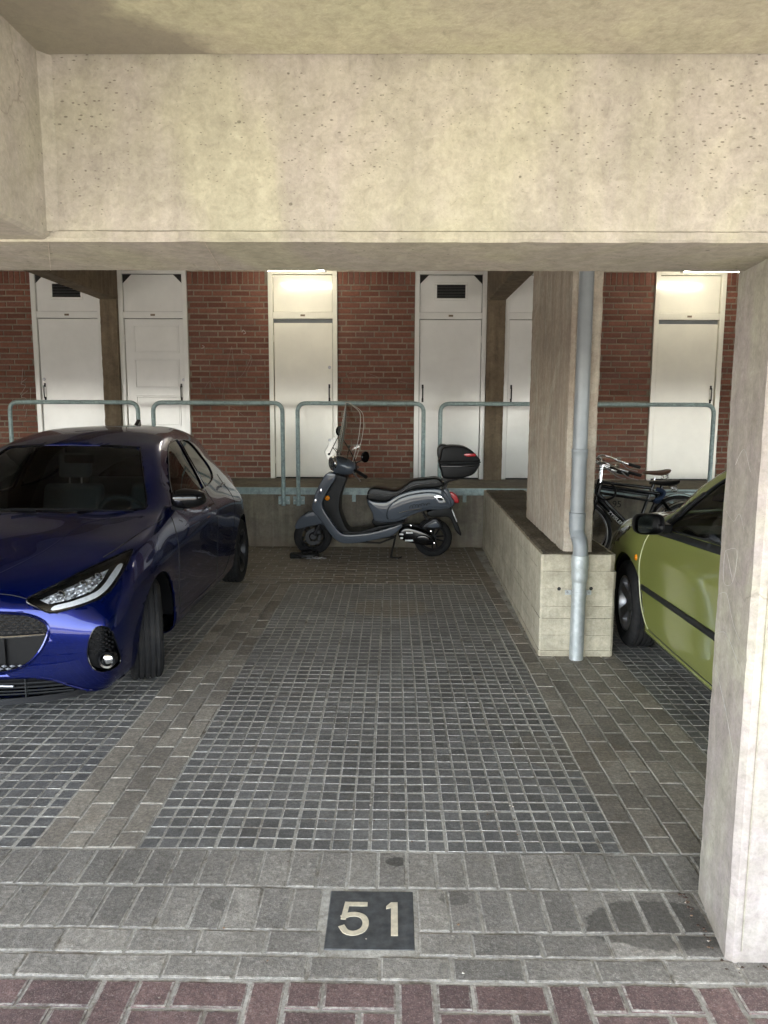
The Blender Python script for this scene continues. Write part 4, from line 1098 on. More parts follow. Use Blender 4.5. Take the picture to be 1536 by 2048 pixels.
FOG = spline([(.735, .505), (.775, .506), (.800, .480), (.812, .42), (.818, .33), (.812, .275), (.79, .262), (.745, .270), (.712, .305), (.698, .375), (.710, .452)], 3, True)
HL = spline([(.415, .668), (.52, .722), (.65, .785), (.775, .835), (.797, .832), (.802, .80), (.795, .74), (.770, .672), (.72, .637), (.63, .612), (.535, .598), (.47, .63)], 3, True)
f_ = front(.75)
hlf = lambda c, n: c.y < .9 and (n.y < -.05 or n.x > .3)
for poly, ax, fl in ((WS, 'y', wsf), (SW1, 'x', side(.4)), (SW2, 'x', side(.4)), (GR, 'y', f_), (LOW, 'y', f_), (FOG, 'y', hlf), (HL, 'y', hlf),
                     (arch(.80, .352), 'x', side(.5)), (arch(3.36, .352), 'x', side(.5))): sh.hole(poly, ax, fl)
finish_body(sh, car, 'blue')
patch_parts(sh, 'windscreen', 'glass', car, WS, 'y', wsf, -.004, centre=True)
patch_parts(sh, 'side_window', 'glass', car, SW1, 'x', side(.4), -.005)
patch_parts(sh, 'side_window', 'glass', car, SW2, 'x', side(.4), -.005)
for pl_ in (SW1, SW2): line_parts('window_seal', 'blackg', car, sh.line(pl_ + [pl_[0]], 'x', .0015, 1), .0055)
line_parts('windscreen_seal', 'blackg', car, sh.line(WS[1:-1], 'y', .001, 2), .006)
B_ = [(2.335, 1.0), (2.385, 1.02), (2.395, 1.36), (2.345, 1.37)]
patch_parts(sh, 'pillar_trim', 'blackg', car, B_, 'x', side(.4), .002)
# grille
gr = patch_parts(sh, 'grille', 'black', car, GR, 'y', f_, -.045, centre=True)[0]
gm = MB(); row = 0; z = .300
while z < .60:
    x = (row % 2) * .02 - .5
    while x < .5:
        if inside(GR, abs(x) + .012, z) and inside(GR, abs(x) + .012, z + .01) and (z > .49 or z < .33):
            p, nn = sh.hit(abs(x), z, 'y')
            if p is not None:
                y = p.y + .020; gm.add([(x - .017, y, z), (x, y - .007, z - .006), (x + .017, y, z), (x, y - .002, z + .007), (x, y + .012, z)], [(0, 1, 3), (1, 2, 3), (0, 4, 1), (1, 4, 2), (2, 4, 3), (3, 4, 0)])
        x += .04
    z += .0145; row += 1
o = gm.build('grille_mesh', 'blackg', gr, 0); o['kind'] = 'stuff'
MB().tube([tuple(Vector(p) + Vector((0, .012, 0))) for p in sh.line([(-.0, .478), (.2, .480), (.35, .484), (.505, .490)], 'y', 0)], .006, 6).tube([(-p[0], p[1] + .012, p[2]) for p in sh.line([(-.0, .478), (.2, .480), (.35, .484), (.505, .490)], 'y', 0)], .006, 6).build('grille_bar', 'chrome', gr, 40)
m = MB(); m.box(-.5, .5, .06, .075, .32, .48); m.build('grille_backing', 'black', gr, 0)
for x_ in (-.30, 0, .30): MB().box(x_ - .005, x_ + .005, .035, .065, .31, .475).build('grille_rib', 'black', gr, 0)
line_parts('grille_surround', 'blue', car, sh.line(GR[1:-1], 'y', .002, 1), .008)
line_parts('grille_inner_surround', 'blackg', car, [(x, y + .012, z) for x, y, z in sh.line(GR[1:-1], 'y', -.002, 1)], .007)
# lower intake
lo = patch_parts(sh, 'lower_intake', 'black', car, LOW, 'y', f_, -.05, centre=True)[0]
m = MB()
for z in (.175, .195, .215, .237):
    pts = [p for p in sh.line([(0, z), (.3, z), (.5, z), (.62, z)], 'y', -.012, 4) if inside(LOW, p[0], z)]
    if len(pts) > 1: m.tube([(-x, y, zz) for x, y, zz in reversed(pts)] + pts, .0045, 5)
for x_ in (-.40, -.22, 0, .22, .40): m.box(x_ - .003, x_ + .003, .03, .05, .16, .26)
o = m.build('intake_slats', 'dark', lo, 30); o['kind'] = 'stuff'
m = MB(); m.tube([(-.34, .03, .222), (.34, .03, .222)], .007, 8); m.build('intake_bar', 'alu', lo, 40)
SPL = [(-.02, .152), (.66, .155), (.705, .165), (.715, .150), (.72, .13), (-.02, .13)]
lp = [(0, -.02, .135), (.3, -.008, .136), (.55, .055, .142), (.68, .13, .152), (.76, .22, .165), (.80, .34, .17)]
sp_ = MB(); pts = spline(lp, 5)
allp = [(-x, y, z) for x, y, z in reversed(pts)] + pts[1:]
for (x, y, z) in allp: sp_.v += [(x, y, z), (x * .985, y + .012, z + .028), (x * .8, y + .14, z + .018), (x * .8, y + .14, z - .008)]
for i in range(len(allp) - 1):
    for a in range(4): sp_.f.append((i * 4 + a, i * 4 + (a + 1) % 4, i * 4 + 4 + (a + 1) % 4, i * 4 + 4 + a))
sp_.build('front_lip', 'black', car, 40)
# crease over the lower corner of the bumper
line_parts('bumper_crease', 'blue', car, sh.line([(.46, .268), (.53, .252), (.62, .207), (.70, .168), (.76, .158)], 'y', .001, 4), .006)
# fog lamps
fg = patch_parts(sh, 'fog_lamp_recess', 'black', car, FOG, 'y', hlf, -.055)
for s_, par in ((1, fg[0]), (-1, fg[1])):
    p, nn = sh.hit(.778, .325, 'y')
    c = Vector((s_ * p.x, p.y + .012, p.z))
    q = MB().lathe([(.045, .03), (.047, -.008), (.044, -.012), (.034, -.010), (.033, .004)], 28, 'y', c, False).build('fog_lamp_bezel', 'blackg', par, 40)
    MB().lathe([(0, -.010), (.02, -.008), (.031, 0), (.032, .008)], 24, 'y', c, False).build('fog_lamp', 'chrome', par, 40)
    gm = MB(); row = 0; z = .36
    while z < .50:
        x = .70 + (row % 2) * .012
        while x < .82:
            if inside(FOG, x, z) and inside(FOG, x + .012, z):
                p2, n2 = sh.hit(x, z, 'y')
                if p2 is not None: y = p2.y + .03; gm.add([(s_ * (x - .009), y, z), (s_ * x, y - .006, z - .005), (s_ * (x + .009), y, z), (s_ * x, y, z + .006)], [(0, 1, 3), (1, 2, 3)])
            x += .024
        z += .012; row += 1
    o = gm.build('fog_grille_mesh', 'black', par, 0); o['kind'] = 'stuff'
line_parts('fog_surround', 'blackg', car, sh.line(FOG + [FOG[0]], 'y', -.003, 1), .004)
# head lamps
hl = patch_parts(sh, 'headlight', 'blackg', car, HL, 'y', hlf, -.030)
REF = [(.47, .668), (.60, .722), (.735, .778), (.728, .735), (.70, .69), (.62, .662), (.52, .645)]
DRL = spline([(.54, .610), (.63, .624), (.715, .648), (.760, .685), (.785, .745), (.788, .785), (.768, .785), (.752, .74), (.735, .70), (.70, .672), (.62, .648), (.545, .632)], 3, True)
t_ = NT('head lamp reflector'); p_o = t_.obj()
v_ = t_.vor(p_o, 55); M['reflector'] = t_.bsdf(t_.mix(t_.ramp(t_.noise(p_o, 40, 3), [(.38, 0.0), (.50, 1.0)]), (.16, .16, .17), (.95, .96, .98)), .2, .4, t_.bump(v_, .9, .02))
for nm, mt, pl_, of in (('lamp_reflector', 'reflector', REF, -.018), ('daytime_light', 'white_lamp', DRL, -.010), ('headlight_lens', 'lens', HL, -.001)):
    for o, par in zip(patch_parts(sh, nm, mt, None, pl_, 'y', hlf, of), hl): o.parent = par
for k, (x_, z_) in enumerate(((.56, .678), (.645, .712), (.70, .738))):
    p, nn = sh.hit(x_, z_, 'y')
    for s_, par in ((1, hl[0]), (-1, hl[1])):
        m = MB().lathe([(.020, -.004), (.023, .0), (.022, .012), (.0, .016)], 16, 'y', (s_ * p.x, p.y + .006, p.z), False); m.build('lamp_element', 'chrome', par, 40)
line_parts('headlight_edge', 'blackg', car, sh.line(HL + [HL[0]], 'y', .0, 1), .0045)
# seams
def grid_line(sh, j, i0, i1, off=.001):
    return [tuple(sh.G[i, j] + np.array([0, 0, off])) for i in range(i0, i1 + 1)]
line_parts('bonnet_seam', 'ink', car, grid_line(sh, 6 * 6 + 2, 22, 42), .0028)
line_parts('bonnet_front_seam', 'ink', car, sh.line([(.0, .705), (.2, .700), (.33, .690), (.42, .668)], 'y', .0005, 5), .0022)
line_parts('bonnet_crease', 'blue', car, grid_line(sh, 8 * 6, 10, 40, -.0045), .006)
for ln in ([(1.27, .26), (1.24, .5), (1.235, .75), (1.25, .925)], [(2.33, .27), (2.35, .6), (2.345, .99)], [(2.36, .26), (2.62, .27), (2.86, .42), (3.03, .72), (3.06, 1.05)], [(1.27, .262), (1.8, .255), (2.33, .262)]):
    line_parts('door_seam', 'ink', car, sh.line(ln, 'x', .0003, 8), .0028)
for (y_, z_) in ((2.13, .872), (2.88, .955)):
    pts = sh.line([(y_ - .09, z_), (y_, z_ + .008), (y_ + .10, z_ + .006)], 'x', .022, 5)
    line_parts('door_handle', 'blackg', car, pts, .011)
# sill shadow gap, mirrors, wipers, fin
for s_ in (-1, 1):
    m = MB(); c = Vector((.905, 1.36, 1.035))
    n1, n2 = 14, 18
    for i in range(n1 + 1):
        th_ = math.pi * i / n1
        for j in range(n2):
            ph = 2 * math.pi * j / n2; sx = math.cos(th_); rr = math.sin(th_) ** .6
            y = .075 * rr * math.copysign(abs(math.cos(ph)) ** .8, math.cos(ph)); z = .068 * rr * math.copysign(abs(math.sin(ph)) ** .75, math.sin(ph))
            x = .112 * sx
            m.v.append((s_ * (c.x + x), c.y + y * (1 - .2 * sx) + x * .12, c.z + z * (1 - .12 * sx)))
    for i in range(n1):
        for j in range(n2): m.f.append((i * n2 + j, i * n2 + (j + 1) % n2, (i + 1) * n2 + (j + 1) % n2, (i + 1) * n2 + j))
    mo = m.build('wing_mirror', 'blackg', car, 50)
    MB().prism([(1.32, .955), (1.46, .965), (1.42, 1.0), (1.34, 1.0)], 'x', min(s_ * .79, s_ * .88), max(s_ * .79, s_ * .88)).build('mirror_arm', 'black', mo, 30, .012)
    tri = [(1.30, .965), (1.48, .985), (1.48, 1.0), (1.46, .99)]
w1 = [(.62, 1.10, .985), (.45, 1.02, 1.0), (.22, .985, 1.006), (-.1, .955, 1.012)]
MB().tube(spline(w1, 4), .006, 6).build('wiper', 'black', car, 40)
MB().tube(spline([(.05, .985, .998), (-.2, .98, 1.004), (-.55, 1.055, 1.0)], 4), .006, 6).build('wiper', 'black', car, 40)
MB().prism([(.0, 0), (.13, 0), (.12, .052), (.095, .055)], 'x', -.016, .016).build('roof_aerial', 'blackg', car, 30, .008).location = (0, 3.0, 1.478)
m = MB(); m.box(-.74, .74, .5, 3.5, .175, .24); m.build('floor_pan', 'black', car, 0)
cabin(car, .36)
wells(car, (.80, 3.36), .362)
for (cy, st) in ((.80, rad(20)), (3.36, 0)):
    for s_ in (-1, 1): make_wheel(car, (s_ * .765, cy, .302), .302, .19, s_, .205, 'dalloy', 5, st, cy + s_)

# ---------------------------------------------------------------- the green hatchback, nose towards the walkway
NG = [[list(p) for p in r] for r in NET]
bel = {6: .868, 7: .875, 8: .895, 9: .915, 10: .935, 11: .96}
for s_i, row_ in enumerate(NG):
    for r_i, p in enumerate(row_):
        p[0] *= .962
        if s_i <= 5 and r_i >= 6: p[2] += .012
        if r_i == 6 and s_i in bel: p[2] = bel[s_i]
        if r_i == 5 and s_i >= 6: p[2] -= .06
gc = empty('parked_car', (2.455, 5.92, 0), math.pi, 'olive green hatchback parked nose in at the right, half hidden by the pale pillar', 'car', 'parked cars')
sg = Shell(NG)
GW1 = spline([(1.36, .925), (1.46, 1.02), (1.62, 1.15), (1.80, 1.265), (2.0, 1.335), (2.2, 1.36), (2.24, 1.34), (2.24, 1.1), (2.23, .96), (2.2, .945), (1.9, .935), (1.6, .92)], 3, True)
GW2 = spline([(2.32, 1.35), (2.6, 1.36), (2.85, 1.32), (3.02, 1.22), (3.08, 1.10), (3.0, 1.0), (2.7, .975), (2.34, .955), (2.31, .98), (2.31, 1.2)], 3, True)
GHL = spline([(.235, .60), (.27, .655), (.38, .725), (.55, .785), (.73, .835), (.745, .815), (.68, .765), (.55, .705), (.42, .64), (.32, .60)], 3, True)
ghf = lambda c, n: c.x > .3 and c.y < 1.0 and c.z > .5
for poly, ax, fl in ((WS, 'y', wsf), (GW1, 'x', side(.4)), (GW2, 'x', side(.4)), (GHL, 'x', ghf), (arch(.80, .355), 'x', side(.5)), (arch(3.29, .355), 'x', side(.5))): sg.hole(poly, ax, fl)
finish_body(sg, gc, 'green')
patch_parts(sg, 'windscreen', 'glass', gc, WS, 'y', wsf, -.004, centre=True)
patch_parts(sg, 'side_window', 'glass', gc, GW1, 'x', side(.4), -.005); patch_parts(sg, 'side_window', 'glass', gc, GW2, 'x', side(.4), -.005)
for pl_ in (GW1, GW2): line_parts('window_seal', 'dark', gc, sg.line(pl_ + [pl_[0]], 'x', .0015, 1), .007)
SAIL = [(1.17, .862), (1.36, .905), (1.38, .935), (1.52, 1.06), (1.66, 1.165), (1.60, 1.165), (1.44, 1.06), (1.30, .955)]
patch_parts(sg, 'mirror_sail', 'dark', gc, SAIL, 'x', side(.4), .0035, .006)
patch_parts(sg, 'belt_moulding', 'dark', gc, [(1.20, .856), (1.6, .873), (2.0, .888), (2.27, .900), (2.27, .940), (2.0, .928), (1.6, .912), (1.36, .902)], 'x', side(.5), .0045, .006)
patch_parts(sg, 'side_moulding', 'dark', gc, [(1.135, .480), (2.27, .485), (2.27, .522), (1.135, .512)], 'x', side(.5), .011, .012)
patch_parts(sg, 'side_moulding', 'dark', gc, [(2.30, .485), (2.9, .485), (2.92, .522), (2.30, .522)], 'x', side(.5), .011, .012)
sk = [(1.10, .20), (2.9, .20), (2.9, .235), (1.2, .235)]
seam = [(1.14, .855), (1.095, .78), (1.075, .66), (1.08, .52), (1.12, .38), (1.19, .285), (1.25, .245)]
M['edge'] = simple('painted edge highlight', (.55, .56, .34), .35, 0, .5)  # light caught by the door edge, painted in as a pale strip
line_parts('door_edge_highlight', 'edge', gc, sg.line(seam, 'x', .0012, 8), .0035)
line_parts('door_seam', 'ink', gc, [tuple(Vector(p) + Vector((.0, -.006, 0))) for p in sg.line(seam, 'x', .0, 8)], .003)
for ln in ([(1.25, .245), (1.7, .235), (2.27, .235)], [(2.28, .24), (2.3, .6), (2.28, .95)]): line_parts('door_seam', 'ink', gc, sg.line(ln, 'x', .0004, 8), .003)
line_parts('sill_crease', 'green', gc, sg.line([(1.22, .222), (1.8, .215), (2.8, .215)], 'x', -.002, 8), .008)
p, nn = sg.hit(1.005, .664, 'x')
for s_ in (-1, 1): MB().lathe([(.0, .009), (.017, .007), (.022, .0), (.022, -.004)], 18, 'x', (p.x, p.y, p.z), False).build('side_repeater', 'orange', gc, 40) if s_ > 0 else None
for o in [patch_parts(sg, 'headlight', 'reflector', gc, GHL, 'x', ghf, -.02), patch_parts(sg, 'headlight_lens', 'lens', gc, GHL, 'x', ghf, .001)]: pass
line_parts('bonnet_seam', 'ink', gc, grid_line(sg, 6 * 6 + 2, 22, 42), .0028)
# wing mirrors with the glass facing backwards (towards the viewer)
for s_ in (-1, 1):
    c = Vector((s_ * .948, 1.54, .972)); W_, H_ = .086, .060
    out = []
    for k in range(28):
        a = 2 * math.pi * k / 28; ca, sa = math.cos(a), math.sin(a)
        out.append((math.copysign(abs(ca) ** .55, ca) * W_, math.copysign(abs(sa) ** .55, sa) * H_))
    m = MB()
    for (dy, k) in ((.035, 1.0), (.030, 1.03), (.0, 1.03), (-.05, .9), (-.085, .55)):
        for (x, z) in out: m.v.append((c.x + x * k, c.y + dy, c.z + z * k))
    for i in range(4):
        for j in range(28): m.f.append((i * 28 + j, i * 28 + (j + 1) % 28, (i + 1) * 28 + (j + 1) % 28, (i + 1) * 28 + j))
    m.f.append(tuple(range(4 * 28, 5 * 28)))
    mo = m.build('wing_mirror', 'black', gc, 40)
    g = MB(); k0 = len(g.v)
    for (x, z) in out: g.v.append((c.x + x * .88, c.y + .020 + x * .38 * s_, c.z + z * .86))
    g.f.append(tuple(range(28))); g.build('mirror_glass', 'chrome', mo, 0)
    MB().prism([(1.40, .90), (1.54, .91), (1.55, .965), (1.45, .97)], 'x', min(s_ * .80, s_ * .87), max(s_ * .80, s_ * .87)).build('mirror_arm', 'black', mo, 30, .012)
cabin(gc, -.34, .96)
m = MB(); m.box(-.70, .70, .5, 3.5, .175, .24); m.build('floor_pan', 'black', gc, 0)
wells(gc, (.80, 3.29), .365, .48, .80)
for (cy, st) in ((.80, rad(-3)), (3.29, 0)):
    for s_ in (-1, 1): make_wheel(gc, (s_ * .742, cy, .300), .300, .185, s_, .195, 'alu', 5, st, cy * 2 + s_)

# ================================================================== SCOOTER
def zc(X, Y): return ((X - 775) / 655.0, (1206 - Y) / 655.0)
def panel(name, mat, parent, pts, hw, bev, sm=3, y0=0.0, seg=4, raw=False):
    poly = [p if raw else zc(*p) for p in pts]
    if sm > 1: poly = spline(poly, sm, True)
    bm = bmesh.new(); n = len(poly)
    a = [bm.verts.new((x, y0 - hw, z)) for x, z in poly]; b = [bm.verts.new((x, y0 + hw, z)) for x, z in poly]
    fa = bm.faces.new(a); fb = bm.faces.new(b[::-1])
    for i in range(n): bm.faces.new((a[i], b[i], b[(i + 1) % n], a[(i + 1) % n]))
    bmesh.ops.recalc_face_normals(bm, faces=bm.faces[:])
    if bev: bmesh.ops.bevel(bm, geom=list(fa.edges) + list(fb.edges), offset=bev, segments=seg, profile=.5, affect='EDGES', clamp_overlap=True)
    bmesh.ops.triangulate(bm, faces=[f for f in bm.faces if len(f.verts) > 4])
    me = bpy.data.meshes.new(name); bm.to_mesh(me); bm.free()
    return link(name, me, mat, parent, 38)

sco = empty('motor_scooter', (-.075, 8.30, 0), rad(-2), 'grey blue motor scooter with windscreen and black top box, parked against the walkway', 'scooter')
def scoot_wheel(c, R, w_, steer, rim, seedr):
    wh = bpy.data.objects.new('wheel', None); COL.objects.link(wh); wh.parent = sco; wh.location = c; wh.rotation_euler = (0, seedr, steer); wh.empty_display_size = .1
    h = w_ / 2; pr = []
    for i in range(15):
        a = math.pi * (i / 14 - .5); pr.append((R - .058 + .058 * math.cos(a) ** .7 if abs(math.cos(a)) > 1e-6 else R - .058, h * math.sin(a)))
    pr = [(R - .075, -h * .7)] + pr + [(R - .075, h * .7)]
    MB().lathe(pr, 56, 'y', (0, 0, 0), False).build('tyre', 'tyre', wh, 40)
    r0 = R - .072
    MB().lathe([(r0 - .004, -h * .75), (r0 + .006, -h * .72), (r0 - .012, -h * .5), (r0 - .022, 0), (r0 - .012, h * .5), (r0 + .006, h * .72), (r0 - .004, h * .75)], 44, 'y', (0, 0, 0), False).build('rim', rim, wh, 40)
    sp = MB()
    for k in range(5):
        a = 2 * math.pi * k / 5; d = Vector((math.cos(a), 0, math.sin(a))); t = Vector((-math.sin(a), 0, math.cos(a)))
        sp.tube([d * .03 + t * .012, d * (r0 - .015) + t * .03], .010, 6); sp.tube([d * .03 - t * .012, d * (r0 - .015) - t * .03], .010, 6)
    sp.lathe([(0, -h * .7), (.035, -h * .7), (.042, -h * .4), (.042, h * .5), (0, h * .5)], 20, 'y', (0, 0, 0), False)
    sp.build('spokes', rim, wh, 40)
    return wh
fwz = zc(243, 1066); rwz = zc(1125, 1066)
wf = scoot_wheel((fwz[0], 0, .214), .214, .10, rad(14), 'dalloy', .3)
bd = MB().lathe([(.055, -.004), (.092, -.004), (.092, .0), (.055, .0)], 30, 'y', (0, -.052, 0), False).build('brake_disc', 'dalloy', wf, 30)
MB().box(.045, .085, -.070, -.040, -.03, .05).build('brake_caliper', 'dalloy', wf, 30, .006)
wr = scoot_wheel((rwz[0], 0, .216), .216, .115, 0, 'dalloy', .1)
# front end
panel('front_mudguard', 'scoot', sco, [(118, 985), (135, 945), (175, 905), (225, 880), (275, 872), (320, 905), (348, 970), (300, 972), (215, 990), (150, 1008), (124, 1003)], .085, .05)
fk = MB()
for s_ in (-1, 1): fk.tube([(*zc(330, 900)[:1], s_ * .065, zc(330, 900)[1]), (fwz[0] + .02, s_ * .072, fwz[1] + .02)], .017, 10)
fk.build('fork', 'dalloy', sco, 40)
panel('leg_shield', 'scoot', sco, [(372, 588), (405, 590), (428, 600), (418, 640), (382, 695), (342, 765), (328, 812), (340, 855), (385, 925), (432, 992), (468, 1024), (520, 1032), (640, 1022), (740, 1000), (830, 972), (905, 950), (885, 990), (838, 1034), (750, 1058), (620, 1086), (540, 1096), (470, 1094), (418, 1066), (372, 1012), (335, 955), (296, 905), (258, 862), (257, 812), (280, 735), (318, 655), (348, 605)], .185, .05, 3)
panel('inner_shield', 'black', sco, [(428, 605), (470, 612), (500, 625), (480, 680), (455, 760), (448, 850), (470, 930), (505, 1000), (560, 1020), (470, 1018), (432, 985), (385, 918), (342, 850), (333, 812), (348, 765), (386, 700), (418, 650)], .150, .03)
panel('front_badge_strip', 'black', sco, [(352, 615), (362, 622), (300, 740), (272, 805), (262, 800), (290, 715)], .05, .01)
for (X, Y) in ((318, 715), (278, 790)): panel('front_badge', 'chrome', sco, [(X - 9, Y + 10), (X - 3, Y - 12), (X + 10, Y - 10), (X + 5, Y + 12)], .189, .004, 2)
for s_ in (-1, 1): MB().lathe([(0, -.022), (.018, -.020), (.027, -.010), (.028, .0)], 22, 'y', (zc(365, 768)[0], s_ * .176 if s_ > 0 else -.176, zc(365, 768)[1]), False).build('turn_signal', 'orange', sco, 45) if s_ < 0 else None
panel('floor_mat', 'black', sco, [(500, 1012), (600, 1010), (700, 980), (800, 958), (905, 940), (880, 962), (800, 978), (640, 1026), (520, 1034), (480, 1028)], .165, .012)
# body and seat
panel('side_panel', 'scoot', sco, [(648, 778), (700, 792), (790, 794), (832, 768), (920, 724), (1040, 700), (1150, 698), (1200, 715), (1238, 770), (1250, 826), (1180, 845), (1080, 851), (965, 890), (905, 926), (800, 944), (705, 932), (690, 882), (668, 840)], .155, .07, 3)
panel('side_swell', 'scoot', sco, [(790, 905), (795, 850), (830, 800), (900, 755), (1000, 728), (1110, 718), (1180, 735), (1225, 790), (1232, 822), (1170, 832), (1070, 840), (960, 876), (880, 918), (815, 928)], .172, .035, 3)
panel('under_seat', 'black', sco, [(688, 925), (800, 945), (905, 928), (912, 952), (800, 966), (700, 972)], .12, .02, 2)
st_ = panel('seat', 'leather', sco, [(645, 762), (658, 712), (700, 694), (790, 706), (855, 712), (905, 690), (955, 648), (1000, 634), (1060, 628), (1130, 619), (1172, 634), (1192, 676), (1130, 694), (1010, 702), (905, 735), (838, 768), (790, 795), (705, 790), (652, 784)], .135, .05, 3)
ln = [zc(*p) for p in ((650, 745), (720, 738), (800, 752), (860, 745), (930, 700), (1010, 668), (1150, 655))]
MB().tube([(x, -.1365, z) for x, z in spline(ln, 4)], .003, 6).build('seat_piping', 'alu', st_, 40)
sc2 = [zc(*p) for p in ((880, 872), (960, 850), (1040, 838))]
MB().tube([(x, -.1735, z) for x, z in spline(sc2, 3)], .004, 6).build('chrome_strip', 'chrome', sco, 40)
panel('vent_trim', 'chrome', sco, [(1124, 748), (1180, 742), (1208, 780), (1212, 795), (1165, 799), (1150, 780)], .178, .008, 2)
panel('vent_slot', 'black', sco, [(1150, 760), (1178, 756), (1194, 776), (1166, 780)], .1795, .002, 2)
# flowing script on the flank: dark strokes
wd = MB(); x = 950; pts = []
for k in range(46):
    t = k / 45; X = 950 + 150 * t; Y = 826 - 22 * t + 11 * math.sin(t * 46) * (1 - .3 * t) + 4 * math.sin(t * 17)
    q = zc(X + 5 * math.cos(t * 46), Y); pts.append((q[0], -.1765, q[1]))
wd.tube(pts, .0035, 5); wd.build('flank_script', 'ink', sco, 0)
panel('tail_light', 'red', sco, [(1240, 722), (1284, 738), (1310, 782), (1304, 804), (1275, 797), (1252, 765)], .085, .03, 3)
panel('tail_cowl', 'scoot', sco, [(1195, 700), (1232, 712), (1255, 760), (1278, 800), (1252, 832), (1215, 800)], .12, .04, 3)
panel('rear_mudguard', 'black', sco, [(1190, 842), (1246, 838), (1276, 880), (1300, 942), (1332, 1030), (1322, 1042), (1284, 1000), (1255, 925), (1215, 905), (1110, 910), (1080, 870)], .075, .02, 2)
MB().prism([zc(*p) for p in ((1256, 850), (1262, 846), (1300, 938), (1294, 942))], 'y', -.09, .09).build('licence_plate', 'label', sco, 0, .002)
# engine
panel('air_filter_box', 'dalloy', sco, [(1050, 965), (1125, 914), (1165, 924), (1188, 968), (1165, 987), (1060, 986)], .045, .015, 2, -.10)
panel('air_filter_cover', 'scoot', sco, [(1085, 965), (1135, 932), (1158, 938), (1168, 972), (1100, 976)], .012, .006, 2, -.15)
panel('transmission_case', 'blackg', sco, [(878, 1012), (925, 972), (1010, 985), (1100, 1022), (1142, 1066), (1128, 1104), (1050, 1108), (960, 1092), (888, 1062)], .05, .03, 3, -.10)
panel('kick_start_cover', 'blackg', sco, [(1010, 1040), (1060, 1028), (1105, 1052), (1108, 1082), (1060, 1095), (1015, 1075)], .02, .015, 3, -.155)
for (X, Y, w_) in ((955, 1017, 24), (952, 1073, 28), (898, 1028, 14), (900, 1056, 10)):
    q = zc(X, Y); MB().box(q[0] - w_ / 655, q[0] + w_ / 655, -.154, -.150, q[1] - .009, q[1] + .009).build('engine_label', 'label', sco, 0)
en = MB()
q = zc(960, 990)
for k in range(7): en.lathe([(.045, -.07), (.058, -.07), (.058, .07), (.045, .07)], 14, 'x', (q[0] - .04 + k * .016, -.02, q[1] - .01), False) if False else None
en.box(q[0] - .12, q[0] + .10, -.06, .06, q[1] - .07, q[1] + .03)
en.tube([(q[0] - .08, -.07, q[1] + .02), (q[0], -.09, q[1] + .045), (q[0] + .12, -.08, q[1] + .01)], .014, 8)
en.tube([(*zc(900, 1065)[:1], -.05, zc(900, 1065)[1]), (*zc(985, 1085)[:1], -.06, zc(985, 1085)[1])], .012, 8)
en.build('engine', 'dalloy', sco, 35, .008)
for (X, Y) in ((965, 965), (1110, 1005), (1135, 1090)):
    q = zc(X, Y); MB().lathe([(0, -.006), (.008, -.005), (.009, .006)], 10, 'y', (q[0], -.155, q[1]), False).build('bolt', 'chrome', sco, 40)
shk = MB(); a, b = zc(1050, 870), zc(1130, 1000)
hel = [(a[0] + (b[0] - a[0]) * t + .02 * math.cos(t * 50), -.085 + .02 * math.sin(t * 50), a[1] + (b[1] - a[1]) * t) for t in [i / 110 for i in range(111)]]
shk.tube(hel, .004, 5); shk.tube([(a[0], -.085, a[1]), (b[0], -.085, b[1])], .012, 8); shk.build('shock_absorber', 'dalloy', sco, 40)
fr = MB(); fr.tube([(*zc(560, 1092)[:1], -.10, zc(560, 1092)[1]), (*zc(740, 1100)[:1], -.10, zc(740, 1100)[1]), (*zc(850, 1058)[:1], -.08, zc(850, 1058)[1])], .011, 8)
fr.tube([(*zc(600, 1100)[:1], .08, zc(600, 1100)[1]), (*zc(850, 1070)[:1], .08, zc(850, 1070)[1])], .011, 8)
fr.build('frame_tube', 'iron', sco, 40)
ks = MB(); p0, p1, p2 = zc(852, 1062), zc(824, 1200), zc(902, 1204)
for s_ in (-1, 1): ks.tube([(p0[0], s_ * .07, p0[1]), (p1[0], s_ * .15, .012)], .011, 8)
ks.tube([(p1[0], -.15, .012), (p1[0], .15, .012)], .010, 8)
ks.tube(fillet([(p1[0], -.15, .014), (p1[0] + .09, -.19, .012), (p2[0], -.20, .03)], .03), .008, 8)
ks.build('centre_stand', 'iron', sco, 40)
# handlebar head, lamp, mirrors
hd = MB(); secs = []
for (X, Y, rx, ry, w_) in ((398, 533, 8, 44, .062), (406, 532, 22, 56, .078), (420, 535, 34, 62, .085), (460, 545, 42, 64, .095), (505, 555, 42, 56, .105), (545, 562, 30, 42, .10), (568, 570, 12, 20, .06)):
    x, z = zc(X, Y); secs.append((x, z, ry / 655, w_))
n2 = 20
for (x, z, ry, w_) in secs:
    for j in range(n2):
        a = 2 * math.pi * j / n2; hd.v.append((x + .25 * ry * math.sin(a) * .6, w_ * math.copysign(abs(math.cos(a)) ** .8, math.cos(a)), z + ry * math.copysign(abs(math.sin(a)) ** .8, math.sin(a))))
for i in range(len(secs) - 1):
    for j in range(n2): hd.f.append((i * n2 + j, i * n2 + (j + 1) % n2, (i + 1) * n2 + (j + 1) % n2, (i + 1) * n2 + j))
hd.f.append(tuple(range(n2))); hd.f.append(tuple((len(secs) - 1) * n2 + j for j in range(n2))[::-1])
hd.build('handlebar_cowl', 'scoot', sco, 50)
hq = zc(392, 528); ax = Vector((-.80, -.55, -.10)).normalized()
hl_o = MB().lathe([(.078, -.04), (.080, .0), (.076, .008), (.070, .010)], 30, 'z', (0, 0, 0), False).build('headlight_rim', 'chrome', sco, 40)
rot = ax.to_track_quat('Z', 'Y').to_euler()
hl_o.location = (hq[0], -.030, hq[1]); hl_o.rotation_euler = rot
